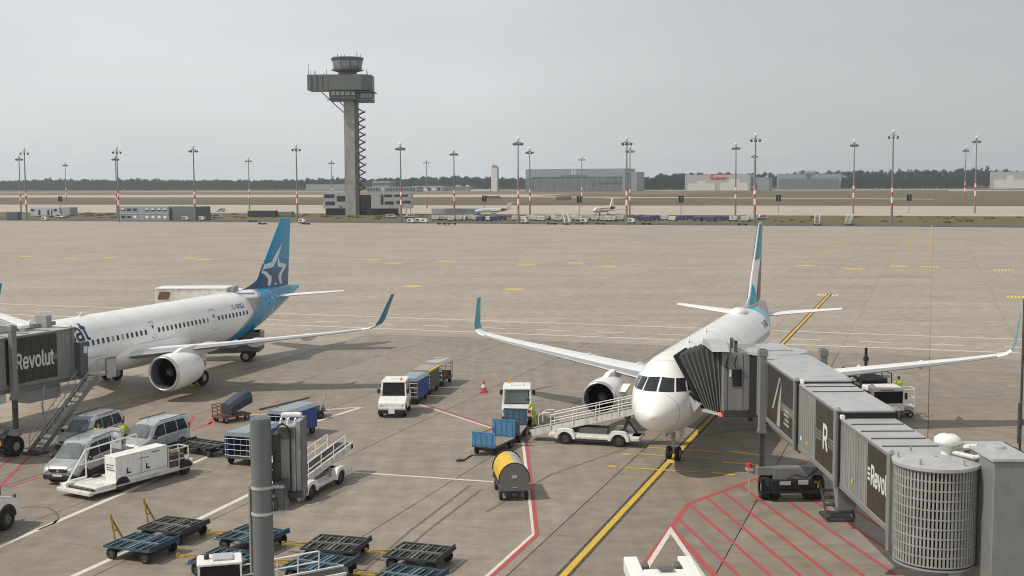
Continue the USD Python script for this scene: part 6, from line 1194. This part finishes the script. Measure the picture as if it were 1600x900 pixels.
def steps(label, px, py):
    T = proto('boarding_stairs', label, 'boarding stairs', px, py); n = 12
    for k in range(n): q = (k + .5) / n; B().bx(-.75, .75, -2.4 + 3.6 * q - .15, -2.4 + 3.6 * q + .15, .5 + 2.5 * q, .56 + 2.5 * q).put('tread', STEEL, T)
    for s_ in (-1, 1):
        B().beam((s_ * .8, -2.5, .45), (s_ * .8, 1.2, 3.05), .08, .3).put('stringer', WHITE_D, T); B().tube([(s_ * .8, -2.4, 1.5), (s_ * .8, 1.2, 4.05), (s_ * .8, 2.4, 4.05)], .05).tube([(s_ * .8, 1.2, 3.0), (s_ * .8, 1.2, 4.05)], .05).tube([(s_ * .8, 2.4, 3.0), (s_ * .8, 2.4, 4.05)], .05).put('handrail', WHITE, T)
        B().beam((s_ * .75, 1.2, .4), (s_ * .75, 1.2, 3.0), .14).beam((s_ * .75, 2.2, .4), (s_ * .75, 2.2, 3.0), .14).put('support', LGREY, T)
        for y in (-1.6, 1.7): wheel(T, s_ * .8, y, .3, .2)
    B().bx(-.85, .85, 1.1, 2.5, 2.96, 3.08).put('platform', GREY, T); B().bx(-.85, .85, -2.3, 2.4, .35, .5).put('chassis', DGREY, T); return T
pr = {'u': unit_load('pale air container on a dolly in the far row', 806, 345, PALE), 'c': covered('pale covered cart in the far row', 818, 345, PALE), 'i': covered('indigo covered cart in the far row', 1005, 345, INDIGO), 'f': flat('low dark flat dolly before the far row', 690, 351),
      'g': genset('white power unit trailer by the far row', 655, 348), 's': steps('white boarding stairs standing on the far apron edge, left of a mast', 1277, 352)}
seq = [('u', 'pale air container on a dolly in the far row', [829, 840, 851, 862, 873, 893, 905, 917, 930, 944, 957, 969, 681, 693, 706, 718, 731, 743, 1146, 1165, 1173]), ('c', 'pale covered cart in the far row', [835, 846, 868, 884, 899, 925, 951, 963, 688, 700, 724, 765, 1038, 1051]),
       ('i', 'indigo covered cart in the far row', [1012, 1019, 1026, 995, 1064, 1078, 1090, 1101, 1112, 1122, 1135, 750, 757, 771, 778, 785]), ('f', 'low dark flat dolly before the far row', [706, 410, 395, 478, 862, 905, 938, 1010, 1160]), ('g', 'white power unit trailer by the far row', [664, 472, 887, 987, 913, 820, 70, 290, 316, 642])]
rr = np.random.default_rng(11)
for kind, lab, xs_ in seq:
    for px in xs_:
        py = {'f': 351, 'g': 349}.get(kind, 344.5 + rr.uniform(-.8, 1.2)) - (4 if px < 400 else 0) + (px > 1100) * 1.0
        dup(pr[kind], at(px, py), RZ + rr.uniform(-.25, .25), lab, G_F)
dup(pr['s'], at(1327, 352), RZ - .2, 'white boarding stairs standing on the far apron edge, beside a pale pad', None); dup(pr['s'], at(884, 351), RZ + .5, 'white boarding stairs in front of the far row, left of the business jet', None)
for i, (px, py, a, lab) in enumerate([(612, 341, .1, 'pale parked van left of the red banded mast by the tower'), (640, 341, .2, 'pale parked van right of the red banded mast by the tower'), (94, 341, 0, 'pale van parked before the far left cabins'), (275, 342, .1, 'pale van parked right of the two storey cabins'), (309, 331, 0, 'white van parked behind the mast right of the cabins'), (345, 331, .2, 'white van parked farther right behind the apron edge'), (340, 341, .5, 'silver van parked alone on the service road'), (1190, 343, .1, 'dark looking van on the far road behind the teal fin')]):
    v_ = van(lab, at(px, py), RZ + a + PI * (i % 2)) if i == 0 else dup(v0_, at(px, py), RZ + a + PI * (i % 2), lab)
    if i == 0: v0_ = v_
PADM = concrete('pale_pad_concrete', CC * 1.9); structure('concrete_pad', B().sheet([ap(421, v_) if k < 2 else ap(446, v_) for k, v_ in enumerate((66, 98, 98, 66))], -.006), PADM)
for i, (a, c, y0, y1, lab) in enumerate([(869, 891, 312.5, 307.5, 'long dark box on the grass before the big hangar'), (757, 780, 311, 306.5, 'long dark box on the grass right of the tower')]):
    p, q = at(a, y0), at(c, y0); T = thing('equipment_shelter', lab, 'shelter', p, math.atan2(q[1] - p[1], q[0] - p[0])); Lq = np.linalg.norm(q - p); B().bx(0, Lq, 0, 3, 0, (y0 - y1) / F * p[1], .05).put('shell', DGREY, T); B().bx(-.1, Lq + .1, -.1, 3.1, (y0 - y1) / F * p[1], (y0 - y1) / F * p[1] + .15).put('roof', GREY, T)
# small jets
def small_jet(label, loc, rz):
    T = thing('business_jet', label, 'jet', loc, rz, None); CR = mat('jet_cream_white', (.74, .72, .68), .3, coat=.3)
    st = [(0, .08, 2.1), (.5, .55, 2.15), (1.6, .95, 2.25), (3, 1.2, 2.35), (5, 1.3, 2.4), (16, 1.3, 2.4), (20, 1.05, 2.6), (24, .5, 2.95), (26, .12, 3.15)]; X = [s[0] for s in st]; fr, fz = PchipInterpolator(X, [s[1] for s in st]), PchipInterpolator(X, [s[2] for s in st]); t = np.arange(28) * 2 * PI / 28
    B().loft([np.stack([np.full(28, x), float(fr(x)) * np.sin(t), float(fz(x)) + float(fr(x)) * np.cos(t)], 1) for x in np.linspace(0, 26, 40)]).put('fuselage', CR, T, 50)
    for s_ in (-1, 1):
        def pan(p): return B().loft([np.array([(x, s_ * y, z + th), (x + c * .4, s_ * y, z + th * 1.5), (x + c, s_ * y, z), (x + c * .4, s_ * y, z - th)])for x, y, z, c, th in p])
        pan([(10.2, .6, 1.7, 5.4, .2), (12.6, 4, 1.95, 3.4, .15), (16.6, 12.4, 2.7, 1.5, .07)]).put('wing', CR, T); pan([(16.6, 12.4, 2.7, 1.5, .07), (18.2, 12.9, 4.1, .7, .04)]).put('winglet', CR, T); pan([(24.6, .1, 7.3, 2.6, .1), (26.6, 4.6, 7.3, 1.3, .06)]).put('tailplane', CR, T)
        B().lathe([(.6, 0), (.72, .1), (.78, 1.4), (.62, 3.2), (.5, 3.7)], (18.2, s_ * 2.1, 3.0), 'x', 20).put('engine', mat('jet_engine_bronze', (.13, .09, .075), .4, .4), T, 40); B().lathe([(.05, .5), (.6, .5)], (18.2, s_ * 2.1, 3.0), 'x', 16).put('intake', BLACK, T); B().bx(18.8, 20.8, s_ * 1.0, s_ * 1.6, 2.85, 3.1).put('pylon', CR, T)
        B().cyl((13.2, s_ * 2.0, .4), (13.2, s_ * 2.0, 1.8), .1).put('gear_leg', STEEL, T); wheel(T, 13.2, s_ * 2.0, .42, .4)
        for (a, z0, z1) in ((.18, 2.72, 3.02), (.62, 2.7, 2.98)): B().add([(1.55 + a * .6, s_ * a * 1.0, z0 + .35), (1.75 + a * .8, s_ * (a + .38), z0 + .2), (2.2 + a * .8, s_ * (a + .34), z1 + .15), (2.15 + a * .6, s_ * a, z1 + .3)], [(0, 1, 2, 3)]).put('cockpit_window', GLASS, T)
        for k in range(8): x = 5.2 + k * 1.3; B().prism(sbox(x - .2, 2.7, x + .2, 3.1).buffer(.06), s_ * 1.27, s_ * 1.3).put('window', GLASS, T)
    B().prism([(20.4, 3.4), (22.2, 4.2), (24.4, 7.4), (27.2, 7.5), (25.6, 3.1)], -.12, .12).put('fin', CR, T); B().cyl((2.8, 0, .3), (2.8, 0, 1.4), .08).put('gear_leg', STEEL, T); wheel(T, 2.8, 0, .3, .25); return T
jt = small_jet('cream white business jet with high tailplane taxiing beyond the masts', at(928, 336.5), math.radians(66)); dup(jt, at(742, 335), math.radians(25), 'white small jet parked right of the tower among containers', None, (.72, .72, .72))
# weeds on the verge
WEED = mat('dry_weed_leaf', (.13, .115, .045), .8, var=.4, scale=.5); wd = UsdGeom.PointInstancer.Define(stage, '/World/roadside_weeds'); keys(wd.GetPrim(), label='tufts of tall dry weeds along the verge beyond the apron', category='weeds', kind='stuff'); UsdGeom.Scope.Define(stage, '/World/roadside_weeds/prototypes')
r = np.random.default_rng(3)
for k in range(2):
    b = B()
    for q in range(60): c = r.normal(0, .5, 2); hh = r.uniform(.4, 1.2); a = r.uniform(0, PI); w = .12; b.add([(c[0] - w * math.cos(a), c[1] - w * math.sin(a), 0), (c[0] + w * math.cos(a), c[1] + w * math.sin(a), 0), (c[0] + r.normal(0, .2), c[1] + r.normal(0, .2), hh)], [(0, 1, 2)])
    wd.CreatePrototypesRel().AddTarget(b.put(f'weed_tuft_{"ab"[k]}', WEED, stage.GetPrimAtPath('/World/roadside_weeds/prototypes')).GetPath())
n = 800; P = np.array([ap(r.uniform(450, 522), r.uniform(-420, 330) if k % 3 == 0 else r.uniform(60, 330), -.03) for k in range(n)], np.float32); wd.CreatePositionsAttr(Vt.Vec3fArray.FromNumpy(P)); s_ = r.uniform(.4, 1.1, n).astype(np.float32); wd.CreateScalesAttr(Vt.Vec3fArray.FromNumpy(np.stack([s_ * 1.6, s_ * 1.6, s_], 1))); wd.CreateProtoIndicesAttr(Vt.IntArray([int(q) for q in r.integers(0, 2, n)]))
wd.CreateOrientationsAttr(Vt.QuathArray([Gf.Quath(1, 0, 0, 0)] * n))
# ---------------------------------------------------------------- people: joints -> hulls of spheres -> one smooth surface
import manifold3d as m3
def skin_of(bones, fine=.03, rounds=8):
    parts = []
    for (p, rp), (q, rq) in bones:
        a = m3.Manifold.sphere(rp, 16).translate(tuple(map(float, p))); b = m3.Manifold.sphere(rq, 16).translate(tuple(map(float, q)))
        parts.append(m3.Manifold.batch_hull([a, b]))
    m = m3.Manifold.batch_boolean(parts, m3.OpType.Add).refine_to_length(fine).to_mesh()
    t = trimesh.Trimesh(m.vert_properties[:, :3], m.tri_verts, process=True); trimesh.smoothing.filter_taubin(t, iterations=rounds); return t
SKIN = mat('skin', (.42, .25, .18), .6, var=.06); HAIR = mat('dark_hair', (.02, .016, .013), .7, var=.2); HIVIS = mat('hi_vis_cloth', (.50, .62, .02), .7, var=.08, bump=.1); NAVYC = mat('navy_work_cloth', (.03, .035, .05), .8, bump=.1); WSHIRT = mat('white_shirt_cloth', (.68, .68, .68), .8); REFL = mat('reflective_tape', (.6, .6, .58), .3, .3); SHOE = mat('black_boot_leather', (.02, .02, .02), .6)
def person(label, loc, rz, top, legs, lean=0.0, arms=((.25, -.2), (.2, .5)), step=.10, h=1.75, group=None):
    """x forward, y left. lean: bend at the hips; arms: (swing forward of the upper arm, bend of the elbow) for left and right"""
    T = thing('person', label, 'person', loc, rz, group); k = h / 1.75
    hip = np.array([0, 0, .93]); d = np.array([math.sin(lean), 0, math.cos(lean)]); f = np.array([math.cos(lean), 0, -math.sin(lean)]); L = np.array([0, 1.0, 0])
    chest = hip + d * .40; neck = hip + d * .56; head = neck + d * .17 + f * .03; S = lambda p: np.asarray(p) * k
    body, jac, trs, hands = [], [], [], []
    def bone(lst, p, rp, q, rq): lst.append(((S(p), rp * k), (S(q), rq * k)))
    for s_ in (-1, 1):
        hp = hip + L * s_ * .09; kn = np.array([s_ * step * .6 + .03, s_ * .10, .50]); an = np.array([s_ * step - .02, s_ * .11, .09])
        for lst, e in ((body, 0), (trs, .016)): bone(lst, hp, .088 + e, kn, .058 + e); bone(lst, kn, .058 + e, an, .042 + e + (.006 if e else 0))
        bone(body, an, .04, an + [.13, 0, -.045], .03)
        bone(hands, an + [-.03, 0, -.04], .045, an + [.15, 0, -.05], .036)
        sh = neck - d * .06 + L * s_ * .18; a1, a2 = arms[0 if s_ > 0 else 1]; ua = lean * .6 - 0 + a1
        el = sh + np.array([math.sin(a1), s_ * .16, -math.cos(a1)]) * .28; wr = el + np.array([math.sin(a1 + a2), -s_ * .05, -math.cos(a1 + a2)]) * .25
        for lst, e in ((body, 0), (jac, .014)): bone(lst, sh, .052 + e, el, .040 + e); bone(lst, el, .040 + e, wr, .028 + e)
        bone(jac, sh, .068, chest + L * s_ * .06, .10); bone(body, sh, .055, chest, .09)
        ax = (wr - el) / np.linalg.norm(wr - el); w = np.array([ax[2], 0, -ax[0]]) if abs(ax[2]) + abs(ax[0]) > .2 else f; w /= np.linalg.norm(w)
        palm = wr + ax * .085; bone(body, wr, .026, palm, .030)
        for i in range(4):                     # four fingers of unequal length, a little curled, and a thumb from the side of the palm
            o = (i - 1.5) * .019; ln = (.068, .078, .073, .058)[i]; p0 = wr + ax * .075 + w * o; p1 = p0 + ax * ln * .55; p2 = p1 + ax * ln * .4 - L * s_ * .018
            bone(body, p0, .0095, p1, .0088); bone(body, p1, .0088, p2, .0078)
        t0 = wr + ax * .03 + w * .022; bone(body, t0, .011, t0 + w * .03 + ax * .03, .010); bone(body, t0 + w * .03 + ax * .03, .010, t0 + w * .035 + ax * .06, .009)
    for lst, e in ((body, 0), (jac, .018)): bone(lst, hip + d * .02, .125 + e, chest, .125 + e); bone(lst, hip + d * .05 + L * .06, .10 + e, chest + L * .05, .11 + e); bone(lst, hip + d * .05 - L * .06, .10 + e, chest - L * .05, .11 + e)
    bone(trs, hip - L * .06, .125, hip + L * .06, .125); bone(jac, hip - d * .06 - L * .05, .135, hip - d * .06 + L * .05, .135)
    bone(body, chest, .09, neck, .056); bone(body, neck, .054, head, .058)
    bone(body, head + d * .03 - f * .015, .082, head + d * .05, .084); bone(body, head + d * .03, .075, head - d * .055 + f * .035, .048)      # skull, jaw
    bone(body, head + f * .085 + d * .01, .012, head + f * .10 - d * .02, .015)                                                                # nose
    for s_ in (-1, 1): bone(body, head + L * s_ * .082 + d * .01, .018, head + L * s_ * .085 - d * .02, .012)
    B().tm(skin_of(body, .022, 6)).put('body', SKIN, T, True)
    B().tm(skin_of(trs, .035, 6)).put('trousers', legs, T, True); B().tm(skin_of(jac, .035, 6)).put('jacket', top, T, True); B().tm(skin_of(hands, .03, 4)).put('boots', SHOE, T, True)
    B().tm(skin_of([((S(head + d * .045 - f * .022), .092 * k), (S(head + d * .06 - f * .005), .090 * k)), ((S(head - f * .05 - d * .02), .055 * k), (S(head + d * .03 - f * .04), .075 * k))], .03, 4)).put('hair', HAIR, T, True)
    for s_ in (-1, 1): B().tm(trimesh.creation.icosphere(1, .012 * k)).move(trimesh.transformations.translation_matrix(S(head + f * .076 + L * s_ * .032 + d * .022))).put('eye', BLACK, T)
    B().frame(S(head + f * .083 - d * .045), [f, L, d], (.01, .045 * k, .008)).put('mouth', mat('lips', (.30, .12, .10), .5), T)
    if top is HIVIS:
        for q in (.10, .26): c = hip + d * q; t = np.arange(20) * PI / 10; B().loft([np.array([S(c + d * dz + L * .218 * math.cos(a) + f * .165 * math.sin(a)) for a in t]) for dz in (-.025, .025)], False).put('reflective_band', REFL, T)
    return T
person('person in full hi-vis suit standing at the right of the rear blue carts', (1.30, 73.3, 0), PI, HIVIS, HIVIS, .45, ((.5, .5), (.4, .6)))
person('person in hi-vis vest standing on the railed platform by the fuelling truck', (24.55, 76.0, .74), PI * .55, HIVIS, NAVYC, .05, ((.3, .6), (.2, .4)))
person('person in hi-vis jacket between the vans, left one, dark hair', (-22.95, 66.1, 0), -1.2, HIVIS, NAVYC, .05)
person('person in hi-vis jacket between the vans, right one, turned away', (-21.75, 66.7, 0), 2.2, HIVIS, NAVYC, .2, ((.6, .6), (.5, .7)))
person('person in white shirt between the two hi-vis workers by the vans', (-22.3, 66.5, 0), -2.0, WSHIRT, NAVYC, .3, ((.4, .7), (.5, .5)), h=1.68)
# ---------------------------------------------------------------- air
HZ = usdkit.material(stage, '/World/Looks/haze_air', {'v': ('principled_volume', {'color': (0.80, 0.87, 0.93), 'density': 0.0001, 'anisotropy': 0.2})}, [], volume='v.volume')
hz = B().bx(-2600, 3000, -250, 4200, -1.2, 78).put('haze', HZ); keys(hz, kind='stuff', label='thin pale haze over the whole airfield', category='haze')
